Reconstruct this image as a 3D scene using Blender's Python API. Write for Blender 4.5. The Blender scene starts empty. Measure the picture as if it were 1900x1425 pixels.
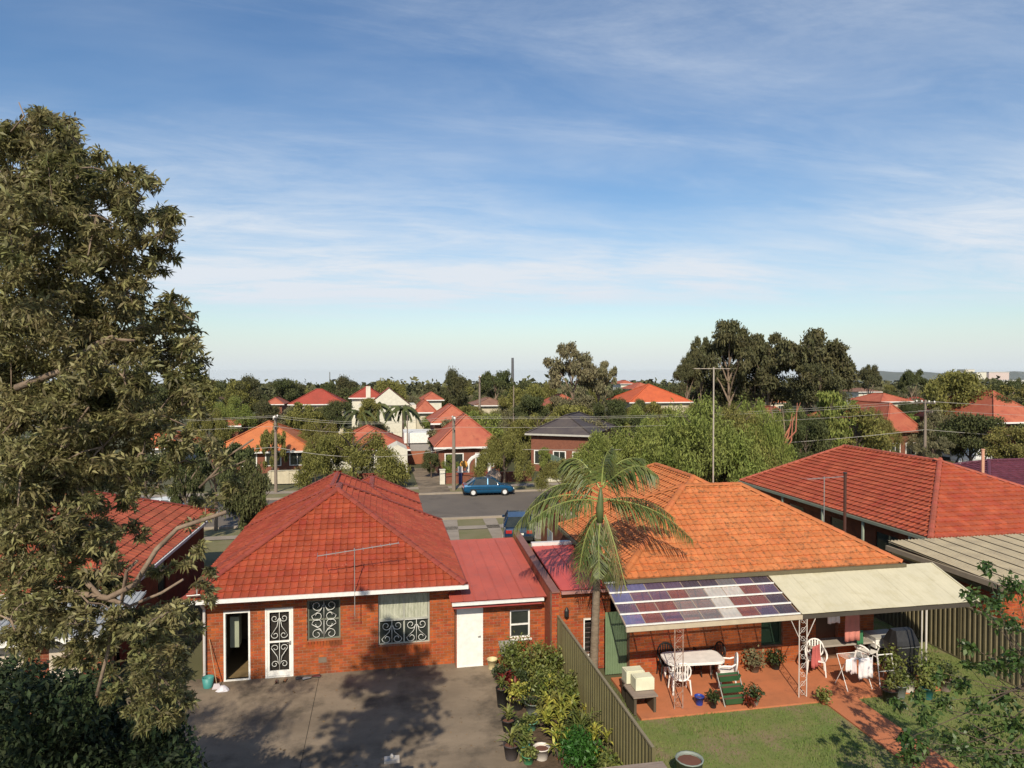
import bpy, math, random
import numpy as np
from mathutils import Matrix, Vector
random.seed(7); RNG = np.random.default_rng(7)
S = bpy.context.scene; COL = S.collection
R = math.radians
# ---------------------------------------------------------------- camera
F, YAW, CAMH = 1266.7, R(10.7), 9.3
PITCH = math.atan(22 / F)
cd = bpy.data.cameras.new('camera'); cam = bpy.data.objects.new('camera', cd); COL.objects.link(cam)
cam.location = (0, 0, CAMH); cam.rotation_euler = (R(90) - PITCH, 0, -YAW)
cd.sensor_width = 36; cd.lens = 24.0; cd.clip_start = .1; cd.clip_end = 20000
S.camera = cam
# ---------------------------------------------------------------- sun and sky
SUN_EL, SUN_AZ = R(37), R(195)          # azimuth measured clockwise from +Y
sd = bpy.data.lights.new('sun', 'SUN'); sun = bpy.data.objects.new('sun', sd); COL.objects.link(sun)
sd.energy = 5.0; sd.angle = R(.5); sd.color = (1, .90, .72)
sun_from = Vector((math.sin(SUN_AZ) * math.cos(SUN_EL), math.cos(SUN_AZ) * math.cos(SUN_EL), math.sin(SUN_EL)))
sun.rotation_euler = sun_from.to_track_quat('Z', 'Y').to_euler(); sun.location = (-20, -40, 60)
W = bpy.data.worlds.new('World'); S.world = W; W.use_nodes = True
nt = W.node_tree; N = nt.nodes; L = nt.links
bg = N['Background']; bg.inputs[1].default_value = .115
sky = N.new('ShaderNodeTexSky'); sky.sky_type = 'NISHITA'; sky.sun_disc = False
sky.sun_elevation = SUN_EL; sky.sun_rotation = SUN_AZ; sky.air_density = 1.15; sky.dust_density = .6; sky.ozone_density = 3.0; sky.altitude = 60
def wmath(op, a, b=None, clamp=False):
    n = N.new('ShaderNodeMath'); n.operation = op; n.use_clamp = clamp
    for i, q in enumerate((a, b)):
        if q is None: continue
        if isinstance(q, (int, float)): n.inputs[i].default_value = q
        else: L.new(q, n.inputs[i])
    return n.outputs[0]
tc = N.new('ShaderNodeTexCoord'); sp = N.new('ShaderNodeSeparateXYZ'); L.new(tc.outputs['Generated'], sp.inputs[0])
zz = wmath('ADD', wmath('MAXIMUM', sp.outputs[2], 0.0), .10)
cx = wmath('DIVIDE', sp.outputs[0], zz); cy = wmath('DIVIDE', sp.outputs[1], zz)
L.new(sp.outputs[0], (cs := N.new('ShaderNodeCombineXYZ')).inputs[0]); L.new(sp.outputs[1], cs.inputs[1]); L.new(wmath('MAXIMUM', sp.outputs[2], .012), cs.inputs[2]); L.new(cs.outputs[0], sky.inputs[0])
cmb = N.new('ShaderNodeCombineXYZ'); L.new(wmath('MULTIPLY', cx, .62), cmb.inputs[0]); L.new(cy, cmb.inputs[1])
def wnoise(scale, detail, rough, dist, off, st=(1, 1, 1), rot=0):
    mp = N.new('ShaderNodeMapping'); mp.inputs['Scale'].default_value = st; mp.inputs['Rotation'].default_value = (0, 0, rot); mp.inputs['Location'].default_value = off; L.new(cmb.outputs[0], mp.inputs[0])
    n = N.new('ShaderNodeTexNoise'); n.inputs['Scale'].default_value = scale; n.inputs['Detail'].default_value = detail
    n.inputs['Roughness'].default_value = rough; n.inputs['Distortion'].default_value = dist
    L.new(mp.outputs[0], n.inputs[0]); return n.outputs[0]
def wramp(v, a, b, c0=0., c1=1.):
    m = N.new('ShaderNodeMapRange'); m.interpolation_type = 'SMOOTHSTEP'
    m.inputs[1].default_value = a; m.inputs[2].default_value = b; m.inputs[3].default_value = c0; m.inputs[4].default_value = c1
    L.new(v, m.inputs[0]); return m.outputs[0]
big = wramp(wnoise(.5, 5, .55, .25, (3.1, 1.7, 0)), .36, .68)
fine = wramp(wnoise(2.4, 12, .70, .5, (.4, 5.2, 0), (.75, 1.15, 1), .4), .28, .68); wisp = wramp(wnoise(1.5, 12, .72, .8, (7.4, 2.2, 0), (.5, 1.0, 1), -.6), .46, .80)
band = wramp(sp.outputs[2], .05, .12); band2 = wramp(sp.outputs[2], .14, .36, 1.0, .50)
low = wmath('MULTIPLY', wramp(sp.outputs[2], .045, .10), wramp(sp.outputs[2], .13, .26, 1., 0.))
cl = wmath('MULTIPLY', wmath('ADD', wmath('MULTIPLY', big, band2), wmath('MULTIPLY', low, .8)), wmath('ADD', wmath('MULTIPLY', fine, .6), .32))
cl = wmath('MULTIPLY', wmath('MULTIPLY', wmath('ADD', cl, wmath('MULTIPLY', wisp, .32)), band), .82, True)
hz = wramp(sp.outputs[2], -.01, .11, .8, 0.)
hsv = N.new('ShaderNodeHueSaturation'); hsv.inputs['Saturation'].default_value = 1.18; hsv.inputs['Hue'].default_value = .503; hsv.inputs['Value'].default_value = .93; L.new(sky.outputs[0], hsv.inputs['Color'])
mx = N.new('ShaderNodeMixRGB'); L.new(cl, mx.inputs[0]); L.new(hsv.outputs[0], mx.inputs[1]); mx.inputs[2].default_value = (5.8, 6.25, 6.8, 1)
mh = N.new('ShaderNodeMixRGB'); L.new(hz, mh.inputs[0]); L.new(mx.outputs[0], mh.inputs[1]); mh.inputs[2].default_value = (5.3, 6.0, 6.8, 1)
L.new(mh.outputs[0], bg.inputs[0])
S.view_settings.view_transform = 'Standard'; S.view_settings.look = 'None'; S.view_settings.exposure = .17; S.view_settings.gamma = 1
S.render.engine = 'CYCLES'; S.cycles.max_bounces = 6; S.cycles.transparent_max_bounces = 12

# ---------------------------------------------------------------- helpers
def at(u, v, d):
    """point seen at pixel u, v of the 1900 px photograph, at distance d along the view axis"""
    a = (u - 950) / F; b = (712.5 - v) / F
    fy = math.cos(PITCH) + b * math.sin(PITCH); fz = -math.sin(PITCH) + b * math.cos(PITCH)
    return Vector((a * math.cos(YAW) + fy * math.sin(YAW), fy * math.cos(YAW) - a * math.sin(YAW), fz)) * d + Vector((0, 0, CAMH))
def gz(x, y):
    """height of the ground"""
    if y < 36: return 0.
    if y < 45: return -.5 * (y - 36) / 9
    if y < 58: return -.5
    return -.5 - (y - 58) * .024 if y < 958 else -22.1 - (y - 958) * .021
MATS = {}
def mat(name, col, col2=None, rough=.7, scale=3., detail=5, lo=.35, hi=.65, rand=0., bump=0., bscale=None, metal=0., coat=0.,
        trans=0., alpha=1., spec=.4, wave=None, stain=None, stretch=None, transl=0.):
    if name in MATS: return MATS[name]
    m = bpy.data.materials.new(name); m.use_nodes = True; MATS[name] = m
    t = m.node_tree; n = t.nodes; l = t.links; b = n['Principled BSDF']
    b.inputs['Roughness'].default_value = rough; b.inputs['Metallic'].default_value = metal
    b.inputs['Specular IOR Level'].default_value = spec
    if coat: b.inputs['Coat Weight'].default_value = coat
    if trans: b.inputs['Transmission Weight'].default_value = trans
    if alpha < 1: b.inputs['Alpha'].default_value = alpha
    g = n.new('ShaderNodeNewGeometry'); vec = g.outputs['Position']
    if stretch:
        mp = n.new('ShaderNodeMapping'); mp.inputs['Scale'].default_value = stretch; l.new(vec, mp.inputs[0]); vec = mp.outputs[0]
    ns = n.new('ShaderNodeTexNoise'); ns.inputs['Scale'].default_value = scale; ns.inputs['Detail'].default_value = detail; ns.inputs['Roughness'].default_value = .62
    l.new(vec, ns.inputs[0])
    mr = n.new('ShaderNodeMapRange'); mr.inputs[1].default_value = lo; mr.inputs[2].default_value = hi; l.new(ns.outputs[0], mr.inputs[0])
    mix = n.new('ShaderNodeMixRGB'); l.new(mr.outputs[0], mix.inputs[0])
    mix.inputs[1].default_value = (*col, 1); mix.inputs[2].default_value = (*(col2 or tuple(c * .75 for c in col)), 1)
    out = mix.outputs[0]
    if stain:                                   # (colour, scale, lo, hi)
        n2 = n.new('ShaderNodeTexNoise'); n2.inputs['Scale'].default_value = stain[1]; n2.inputs['Detail'].default_value = 7; n2.inputs['Roughness'].default_value = .65
        l.new(g.outputs['Position'], n2.inputs[0])
        r2 = n.new('ShaderNodeMapRange'); r2.inputs[1].default_value = stain[2]; r2.inputs[2].default_value = stain[3]; l.new(n2.outputs[0], r2.inputs[0])
        m2 = n.new('ShaderNodeMixRGB'); l.new(r2.outputs[0], m2.inputs[0]); l.new(out, m2.inputs[1]); m2.inputs[2].default_value = (*stain[0], 1); out = m2.outputs[0]
    if rand:
        oi = n.new('ShaderNodeObjectInfo'); ad = n.new('ShaderNodeMath'); ad.operation = 'ADD'; l.new(oi.outputs['Random'], ad.inputs[0]); l.new(g.outputs['Random Per Island'], ad.inputs[1])
        fr = n.new('ShaderNodeMath'); fr.operation = 'FRACT'; l.new(ad.outputs[0], fr.inputs[0])
        rr = n.new('ShaderNodeMapRange'); rr.inputs[3].default_value = 1 - rand; rr.inputs[4].default_value = 1 + rand; l.new(fr.outputs[0], rr.inputs[0])
        hs = n.new('ShaderNodeHueSaturation'); l.new(rr.outputs[0], hs.inputs['Value']); l.new(out, hs.inputs['Color']); 
        r3 = n.new('ShaderNodeMapRange'); r3.inputs[3].default_value = .5 - rand * .045; r3.inputs[4].default_value = .5 + rand * .045; l.new(ad.outputs[0], r3.inputs[0]); l.new(r3.outputs[0], hs.inputs['Hue'])
        out = hs.outputs[0]
    l.new(out, b.inputs['Base Color'])
    hgt = None
    if wave:                                    # (axis, scale, strength) profile lines on far tile or ribbed surfaces
        wv = n.new('ShaderNodeTexWave'); wv.bands_direction = wave[0]; wv.wave_profile = 'SAW'; wv.inputs['Scale'].default_value = wave[1]; wv.inputs['Distortion'].default_value = .3
        l.new(g.outputs['Position'], wv.inputs[0]); bp = n.new('ShaderNodeBump'); bp.inputs['Strength'].default_value = wave[2]; bp.inputs['Distance'].default_value = .06
        l.new(wv.outputs[1], bp.inputs['Height']); hgt = bp
    if bump:
        nb = n.new('ShaderNodeTexNoise'); nb.inputs['Scale'].default_value = bscale or scale * 6; nb.inputs['Detail'].default_value = 4
        l.new(g.outputs['Position'], nb.inputs[0]); bp = n.new('ShaderNodeBump'); bp.inputs['Strength'].default_value = bump; bp.inputs['Distance'].default_value = .02
        l.new(nb.outputs[0], bp.inputs['Height'])
        if hgt: l.new(hgt.outputs[0], bp.inputs['Normal'])
        hgt = bp
    if hgt: l.new(hgt.outputs[0], b.inputs['Normal'])
    if transl:
        tr = n.new('ShaderNodeBsdfTranslucent'); l.new(out, tr.inputs[0]); ms = n.new('ShaderNodeMixShader'); ms.inputs[0].default_value = transl
        l.new(b.outputs[0], ms.inputs[1]); l.new(tr.outputs[0], ms.inputs[2]); l.new(ms.outputs[0], n['Material Output'].inputs[0])
    return m
def plain(name, col, rough=.5, **k): return mat(name, col, tuple(c * .85 for c in col), rough, **k)
def props(o, label=None, cat=None, group=None, kind=None):
    for k, v in (('label', label), ('category', cat), ('group', group), ('kind', kind)):
        if v: o[k] = v
    return o
def thing(name, label, cat, loc=(0, 0, 0), group=None):
    o = bpy.data.objects.new(name, None); COL.objects.link(o); o.location = loc; o.empty_display_size = .2
    return props(o, label, cat, group)
def attach(o, parent):
    if parent is None: return o
    o.parent = parent
    if parent.type == 'EMPTY': o.matrix_parent_inverse = Matrix.Translation(-Vector(parent.location))
    return o
def link(name, me, parent=None, **k):
    o = bpy.data.objects.new(name, me); COL.objects.link(o); attach(o, parent); return props(o, **k)
def copy_tree(o, loc=None, rz=None, label=None, scale=None):
    c = o.copy(); COL.objects.link(c)
    if loc is not None: c.location = loc
    if rz is not None: c.rotation_euler = (0, 0, rz)
    if scale is not None: c.scale = scale
    if label: c['label'] = label
    def rec(a, b):
        for ch in [q for q in COL.objects if q.parent == a]:
            d = ch.copy(); COL.objects.link(d); d.parent = b; rec(ch, d)
    rec(o, c); return c
class MB:
    def __init__(s): s.v = []; s.f = []; s.m = []; s.T = None; s.mi = 0
    def add(s, vs, fs):
        k = len(s.v)
        if s.T is not None: vs = [s.T @ Vector(p) for p in vs]
        s.v += [tuple(p) for p in vs]; s.f += [tuple(i + k for i in q) for q in fs]; s.m += [s.mi] * len(fs); return s
    def quad(s, *p): return s.add(p, [tuple(range(len(p)))])
    def box(s, x0, x1, y0, y1, z0, z1):
        return s.add([(x0, y0, z0), (x1, y0, z0), (x1, y1, z0), (x0, y1, z0), (x0, y0, z1), (x1, y0, z1), (x1, y1, z1), (x0, y1, z1)],
                     [(0, 3, 2, 1), (4, 5, 6, 7), (0, 1, 5, 4), (1, 2, 6, 5), (2, 3, 7, 6), (3, 0, 4, 7)])
    def beam(s, p, q, w, h=None):
        p = Vector(p); q = Vector(q); h = h or w; d = (q - p).normalized(); up = Vector((0, 0, 1)) if abs(d.z) < .95 else Vector((0, 1, 0))
        a = d.cross(up).normalized() * w / 2; b = a.cross(d).normalized() * h / 2
        return s.add([p - a - b, p + a - b, p + a + b, p - a + b, q - a - b, q + a - b, q + a + b, q - a + b],
                     [(0, 1, 2, 3), (7, 6, 5, 4), (0, 4, 5, 1), (1, 5, 6, 2), (2, 6, 7, 3), (3, 7, 4, 0)])
    def tube(s, pts, r, n=6, caps=True):
        pts = [Vector(p) for p in pts]; rs = r if isinstance(r, (list, tuple)) else [r] * len(pts); vs = []; fs = []
        prev = None
        for i, p in enumerate(pts):
            d = (pts[min(i + 1, len(pts) - 1)] - pts[max(i - 1, 0)]).normalized()
            if prev is None: a = d.orthogonal().normalized()
            else:
                a = prev - d * prev.dot(d); a = a.normalized() if a.length > 1e-5 else d.orthogonal().normalized()
            prev = a; b = d.cross(a)
            for k in range(n):
                t = 2 * math.pi * k / n; vs.append(p + (a * math.cos(t) + b * math.sin(t)) * rs[i])
        for i in range(len(pts) - 1):
            for k in range(n): fs.append((i * n + k, i * n + (k + 1) % n, (i + 1) * n + (k + 1) % n, (i + 1) * n + k))
        if caps: fs += [tuple(range(n))[::-1], tuple(range((len(pts) - 1) * n, len(pts) * n))]
        return s.add(vs, fs)
    def lathe(s, c, prof, n=14, cap=True):
        vs = []; fs = []
        for r, z in prof:
            for k in range(n): t = 2 * math.pi * k / n; vs.append((c[0] + r * math.cos(t), c[1] + r * math.sin(t), c[2] + z))
        for i in range(len(prof) - 1):
            for k in range(n): fs.append((i * n + k, i * n + (k + 1) % n, (i + 1) * n + (k + 1) % n, (i + 1) * n + k))
        if cap: fs += [tuple(range(n))[::-1], tuple(range((len(prof) - 1) * n, len(prof) * n))]
        return s.add(vs, fs)
    def mesh(s, name, mats, smooth=False):
        me = bpy.data.meshes.new(name); me.from_pydata(s.v, [], s.f)
        for m in (mats if isinstance(mats, (list, tuple)) else [mats]): me.materials.append(m)
        if any(s.m): me.polygons.foreach_set('material_index', s.m)
        if smooth: me.polygons.foreach_set('use_smooth', [True] * len(s.f))
        me.update(); return me
    def build(s, name, mats, parent=None, smooth=False, **k): return link(name, s.mesh(name, mats, smooth), parent, **k)
def np_mesh(name, V, Fq, m, smooth=False):
    """V (n,3), Fq (k,4 or 3) arrays"""
    me = bpy.data.meshes.new(name); n = len(V); k, w = Fq.shape
    me.vertices.add(n); me.vertices.foreach_set('co', V.astype(np.float32).ravel())
    me.loops.add(k * w); me.loops.foreach_set('vertex_index', Fq.astype(np.int32).ravel())
    me.polygons.add(k); me.polygons.foreach_set('loop_start', np.arange(0, k * w, w, dtype=np.int32)); me.polygons.foreach_set('loop_total', np.full(k, w, dtype=np.int32))
    me.materials.append(m); me.update(calc_edges=True); return me
def unit(a): return a / np.maximum(np.linalg.norm(a, axis=1, keepdims=True), 1e-6)
def leaves(P, ln, wd, droop=.3, D=None, up=.5, jit=.35):
    """P (n,3) points: one folded leaf (two triangles sharing the midrib) at each"""
    n = len(P); d = unit(RNG.normal(size=(n, 3)) + (0 if D is None else D * 2.2) + np.array([0, 0, -droop]))
    nn = unit(np.cross(d, unit(RNG.normal(size=(n, 3)))) ); nn[:, 2] = np.abs(nn[:, 2]) + up; s = unit(np.cross(d, nn))
    q = 1 + RNG.uniform(-jit, jit, (n, 1)); l_ = ln * q; w_ = wd * q
    up_ = unit(np.cross(s, d))
    V = np.stack([P, P + d * l_ * .45 + s * w_ * .5, P + d * l_ - np.array([0, 0, .12]) * l_, P + d * l_ * .45 - s * w_ * .5 + up_ * w_ * .25], 1).reshape(-1, 3)
    return V, np.arange(n * 4).reshape(n, 4)
def lobe_pts(c, r, n, shell=.55):
    """points in an ellipsoid, thicker towards its skin"""
    d = unit(RNG.normal(size=(n, 3))); t = 1 - shell * RNG.random((n, 1)) ** 1.6
    return np.array(c) + d * t * np.array(r) * (1 + .12 * RNG.normal(size=(n, 1)))
# ---------------------------------------------------------------- materials
M_TILE_A = mat('tile_red', (.25, .037, .019), (.33, .060, .029), .5, 1.2, rand=.13, bump=.25, stain=((.46, .21, .15), 17, .62, .70))
M_TILE_B = mat('tile_orange', (.43, .120, .040), (.50, .165, .062), .8, 1.0, rand=.10, bump=.3, stain=((.17, .075, .035), 7, .51, .68))
M_TILE_D = mat('tile_brick_red', (.29, .046, .024), (.38, .080, .04), .6, 1.6, rand=.13, bump=.25, stain=((.6, .25, .16), 20, .70, .76))
M_TILE_M = mat('tile_maroon', (.085, .018, .032), (.12, .03, .045), .6, 3, rand=.2, bump=.2)
M_CAP_A = plain('cap_red', (.23, .038, .026), .6, rand=.15, bump=.2); M_CAP_B = plain('cap_orange', (.44, .125, .045), .75, rand=.15, bump=.2)
M_CAP_D = plain('cap_brick_red', (.33, .07, .045), .7, rand=.15, bump=.2)
M_MORTAR = mat('mortar', (.22, .10, .055), (.30, .17, .11), .95, 8)
M_BRICK = mat('brick', (.36, .062, .016), (.25, .04, .014), .85, 4, rand=.25, bump=.4, bscale=60, stain=((.12, .035, .02), 1.4, .52, .72))
M_BRICK_D = mat('brick_dark', (.20, .045, .02), (.13, .03, .016), .9, 3, rand=.25, bump=.4, bscale=60)
M_WHITE = plain('white_paint', (.74, .72, .68), .45, scale=6); M_PLAST = plain('white_plastic', (.80, .76, .72), .35, scale=4)
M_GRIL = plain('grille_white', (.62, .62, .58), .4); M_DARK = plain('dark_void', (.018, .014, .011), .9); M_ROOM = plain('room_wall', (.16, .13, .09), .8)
M_GLASS = mat('window_glass', (.02, .025, .022), (.035, .04, .035), .06, 2, spec=.8)
M_CURT = mat('lace_curtain', (.42, .42, .34), (.27, .28, .21), .9, 16, stretch=(1, 1, .25))
M_GREYM = plain('grey_metal', (.25, .25, .24), .4, metal=.6); M_ALU = plain('aluminium', (.52, .50, .48), .38, metal=.7)
M_RUST = mat('weathered_tube', (.46, .36, .31), (.30, .15, .10), .6, 12, metal=.3)
M_SKIL = mat('roof_sheet_pink', (.45, .095, .062), (.38, .078, .052), .6, .9, bump=.08, stain=((.32, .085, .065), 2.4, .5, .8))
M_GUT = plain('gutter_white', (.72, .70, .67), .45, scale=9)
M_BLACK = plain('black_plastic', (.016, .016, .016), .5); M_OLIVE = mat('fence_olive', (.125, .11, .052), (.105, .09, .045), .5, 2, stain=((.15, .125, .07), 6, .6, .8))
M_OLIVEC = plain('fence_cap', (.23, .19, .12), .5)
M_CREAM = mat('awning_cream', (.53, .48, .34), (.47, .43, .31), .7, 1.1, stain=((.44, .39, .25), 2.2, .5, .75), bump=.05)
M_CONC = mat('concrete', (.235, .18, .125), (.155, .118, .082), .92, .45, 9, .36, .64, bump=.25, bscale=14, stretch=(1, 1.6, 1), stain=((.085, .066, .047), .8, .48, .66))
M_PATIO = mat('patio_paint', (.46, .155, .068), (.38, .135, .06), .75, 1.3, 7, bump=.1, stain=((.34, .12, .06), 2.6, .55, .75))
M_LAWN = mat('lawn_ground', (.11, .15, .035), (.17, .17, .055), .95, 1.2, 8, bump=.6, bscale=30, stain=((.20, .15, .085), .8, .50, .66))
M_GRASS = mat('grass_blades', (.13, .20, .034), (.19, .22, .055), .8, 1.1, rand=.3, transl=.3)
M_VERGE = mat('verge', (.14, .135, .055), (.19, .16, .085), .95, .8, 8, bump=.5, bscale=9)
M_ASPH = mat('asphalt', (.135, .112, .092), (.105, .088, .075), .9, .35, 7, bump=.3, bscale=20, stain=((.085, .07, .06), .5, .55, .7))
M_PAVE = mat('pavement', (.30, .25, .20), (.24, .20, .16), .9, 1.1, bump=.15)
M_SOIL = mat('soil', (.10, .065, .04), (.06, .04, .025), .95, 5, bump=.8, bscale=18)
M_BARK = mat('bark_pale', (.25, .185, .135), (.13, .09, .065), .9, 5, bump=.6, bscale=20, stretch=(1, 1, .3))
M_BARKD = mat('bark_dark', (.11, .08, .06), (.06, .045, .035), .95, 5, bump=.6, bscale=20)
M_LEAFG = mat('leaf_gum', (.165, .160, .062), (.25, .21, .10), .55, 1.4, rand=.5, transl=.42)
M_LEAFD = mat('leaf_dark', (.030, .045, .012), (.05, .06, .018), .5, 1.5, rand=.4, transl=.2)
M_LEAFS = mat('leaf_shrub', (.11, .145, .032), (.20, .19, .05), .5, 2.5, rand=.4, transl=.3)
M_LEAFY = mat('leaf_yellow', (.42, .34, .07), (.22, .25, .04), .5, 6, rand=.35, transl=.3)
M_LEAFR = mat('leaf_red', (.20, .012, .012), (.09, .012, .01), .5, 6, rand=.4, transl=.3)
M_FAR = [mat('foliage_olive', (.135, .125, .030), (.20, .175, .05), .8, .35, rand=.35, transl=.2),
         mat('foliage_dark', (.055, .068, .020), (.09, .09, .03), .8, .3, rand=.35, transl=.15),
         mat('foliage_brown', (.095, .082, .034), (.068, .070, .028), .8, .4, rand=.35, transl=.15),
         mat('foliage_bright', (.17, .20, .040), (.23, .235, .06), .8, .4, rand=.35, transl=.25),
         mat('foliage_grey', (.14, .13, .07), (.19, .16, .085), .8, .4, rand=.35, transl=.2)]
# ---------------------------------------------------------------- roofs
TW, TL = .30, .33
def tile_mb(mb, T, w=.3, TL=.33, lip=.034):
    xs = [0, .25, .5, .75, 1]; zs = [.028, .006, .002, .010, .034]
    n = 5
    vs = []
    for yy, lift in ((-.015, -.012), (-.015, lip), (TL, .006)):
        for k in range(n): vs.append((xs[k] * w * .97, yy, (zs[k] if lift > 0 else 0) + (lift if lift > 0 else .0)))
    fs = []
    for r in range(2):
        for k in range(n - 1): fs.append((r * n + k, r * n + k + 1, (r + 1) * n + k + 1, (r + 1) * n + k))
    k = len(mb.v); mb.v += [tuple(T @ Vector(p)) for p in vs]; mb.f += [tuple(i + k for i in q) for q in fs]; mb.m += [0] * len(fs)
def bh(b, x, y):
    return b['z'] + min((y - b['y0']) * b['ps'], (b['y1'] - y) * b['pn'], (x - b['x0']) * b['pw'], (b['x1'] - x) * b['pe'])
def blk(x0, x1, y0, y1, z, p, ps=None, pn=None): return dict(x0=x0, x1=x1, y0=y0, y1=y1, z=z, ps=ps or p, pn=pn or p, pw=p, pe=p)
def hip_pts(b):
    hm = min((b['x1'] - b['x0']) / (1 / b['pw'] + 1 / b['pe']), (b['y1'] - b['y0']) / (1 / b['ps'] + 1 / b['pn'])); z = b['z'] + hm
    xa, xb = b['x0'] + hm / b['pw'], b['x1'] - hm / b['pe']; ya, yb = b['y0'] + hm / b['ps'], b['y1'] - hm / b['pn']
    return hm, xa, xb, ya, yb, z
def hip_deck(mb, b, soffit=True, over=0):
    hm, xa, xb, ya, yb, z = hip_pts(b); x0, x1, y0, y1, e = b['x0'], b['x1'], b['y0'], b['y1'], b['z']
    c = [(x0, y0, e), (x1, y0, e), (x1, y1, e), (x0, y1, e)]
    if xb - xa > yb - ya: a1 = a4 = (xa, ya, z); a2 = a3 = (xb, ya, z)
    else: a1 = a2 = (xa, ya, z); a3 = a4 = (xa, yb, z)
    for pp in ([c[0], c[1], a2, a1], [c[1], c[2], a3, a2], [c[2], c[3], a4, a3], [c[3], c[0], a1, a4]):
        q = [p for i, p in enumerate(pp) if p != pp[i - 1]]
        mb.quad(*q)
    if soffit: mb.quad(c[3], c[2], c[1], c[0])
def hips(b):
    hm, xa, xb, ya, yb, z = hip_pts(b); x0, x1, y0, y1, e = b['x0'], b['x1'], b['y0'], b['y1'], b['z']
    return [((x0, y0, e), (xa, ya, z)), ((x1, y0, e), (xb, ya, z)), ((x0, y1, e), (xa, yb, z)), ((x1, y1, e), (xb, yb, z)), ((xa, ya, z), (xb, yb, z))]
CAPM = {}
def cap_mesh(m):
    if m.name not in CAPM:
        mb = MB(); n = 5; vs = []
        for y, s in ((0, 1.), (.40, .86)):
            for k in range(n + 1):
                t = math.pi * k / n; vs.append((.125 * s * math.cos(t), y, .085 * s * math.sin(t)))
        mb.add(vs, [(k, k + 1, n + 2 + k, n + 1 + k) for k in range(n)] + [tuple(range(n + 1))])
        CAPM[m.name] = mb.mesh('ridge_cap', m, False)
    return CAPM[m.name]
def roof(house, blocks, mt, mc, nfull=300, caps=True, faces='SWEN', name='roof', TW=.3, TL=.33, lip=.034):
    dk = MB()
    for b in blocks: hip_deck(dk, b)
    rf = dk.build(name, mt, house)
    full = []; rest = MB()
    for bi, b in enumerate(blocks):
        others = [q for k, q in enumerate(blocks) if k != bi]
        hm, xa, xb, ya, yb, zt = hip_pts(b)
        for fc in faces:
            p = b[{'S': 'ps', 'N': 'pn', 'W': 'pw', 'E': 'pe'}[fc]]; ca = 1 / math.sqrt(1 + p * p); sa = p * ca
            smax = hm / sa; k = 0
            while k * TL < smax - .08:
                s = k * TL; hmid = (s + TL * .5) * sa; r = s * ca; h0 = s * sa
                if fc in 'SN': lo, hi = b['x0'] + hmid / b['pw'], b['x1'] - hmid / b['pe']
                else: lo, hi = b['y0'] + hmid / b['ps'], b['y1'] - hmid / b['pn']
                if fc == 'S': lat = Vector((1, 0, 0)); upv = Vector((0, ca, sa)); org = lambda t: Vector((t, b['y0'] + r, b['z'] + h0)); a, c = lo, hi
                elif fc == 'N': lat = Vector((-1, 0, 0)); upv = Vector((0, -ca, sa)); org = lambda t: Vector((-t, b['y1'] - r, b['z'] + h0)); a, c = -hi, -lo
                elif fc == 'W': lat = Vector((0, -1, 0)); upv = Vector((ca, 0, sa)); org = lambda t: Vector((b['x0'] + r, -t, b['z'] + h0)); a, c = -hi, -lo
                else: lat = Vector((0, 1, 0)); upv = Vector((-ca, 0, sa)); org = lambda t: Vector((b['x1'] - r, t, b['z'] + h0)); a, c = lo, hi
                nrm = lat.cross(upv); i = math.floor(a / TW)
                while i * TW < c:
                    u0, u1 = max(a, i * TW), min(c, (i + 1) * TW)
                    if u1 - u0 > .04:
                        o = org(u0); mid = o + lat * (u1 - u0) / 2 + upv * TL / 2
                        if not any(bh(q, mid.x, mid.y) > mid.z + .04 for q in others):
                            nr = (nrm + Vector((random.gauss(0, .008), random.gauss(0, .008), 0)))
                            T = Matrix(((lat.x, upv.x, nr.x, o.x), (lat.y, upv.y, nr.y, o.y), (lat.z, upv.z, nr.z, o.z + random.uniform(0, .006)), (0, 0, 0, 1)))
                            if u1 - u0 > TW - .001: full.append(((o - cam.location).length, T))
                            else: tile_mb(rest, T, u1 - u0, TL, lip)
                    i += 1
                k += 1
    full.sort(key=lambda q: q[0])
    tm = MB(); tile_mb(tm, Matrix.Identity(4), TW, TL, lip); tme = tm.mesh('tile', mt)
    for d, T in full[:nfull]:
        o = link('tile', tme, rf); o.matrix_basis = T
    for d, T in full[nfull:]: tile_mb(rest, T, TW, TL, lip)
    if rest.v: rest.build('roof_tiles', mt, rf, kind='stuff')
    if caps:
        cm = cap_mesh(mc)
        for bi, b in enumerate(blocks):
            others = [q for k, q in enumerate(blocks) if k != bi]
            for p, q in hips(b):
                p, q = Vector(p), Vector(q); ln = (q - p).length
                if ln < .2: continue
                d = (q - p) / ln; sx = d.cross(Vector((0, 0, 1))).normalized(); nz = sx.cross(d)
                for i in range(int(ln / .37) + 1):
                    o = p + d * i * .37
                    if i * .37 > ln - .1: continue
                    m_ = o + d * .18
                    if any(bh(w, m_.x, m_.y) > m_.z + .05 for w in others): continue
                    o = o + nz * .03
                    c = link('ridge_cap', cm, rf)
                    c.matrix_basis = Matrix(((sx.x, d.x, nz.x, o.x), (sx.y, d.y, nz.y, o.y), (sx.z, d.z, nz.z, o.z), (0, 0, 0, 1)))
    return rf
def eaves(house, b, sides, mg=None, size=.09, name='gutter'):
    x0, x1, y0, y1, z = b['x0'], b['x1'], b['y0'], b['y1'], b['z']
    g = size
    for s in sides:
        mb = MB()
        if s == 'S': mb.box(x0 - g, x1 + g, y0 - g, y0 - .005, z - .10, z + .012)
        if s == 'N': mb.box(x0 - g, x1 + g, y1 + .005, y1 + g, z - .10, z + .012)
        if s == 'W': mb.box(x0 - g, x0 - .005, y0, y1, z - .10, z + .012)
        if s == 'E': mb.box(x1 + .005, x1 + g, y0, y1, z - .10, z + .012)
        mb.build(name, mg or M_GUT, house)
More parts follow.
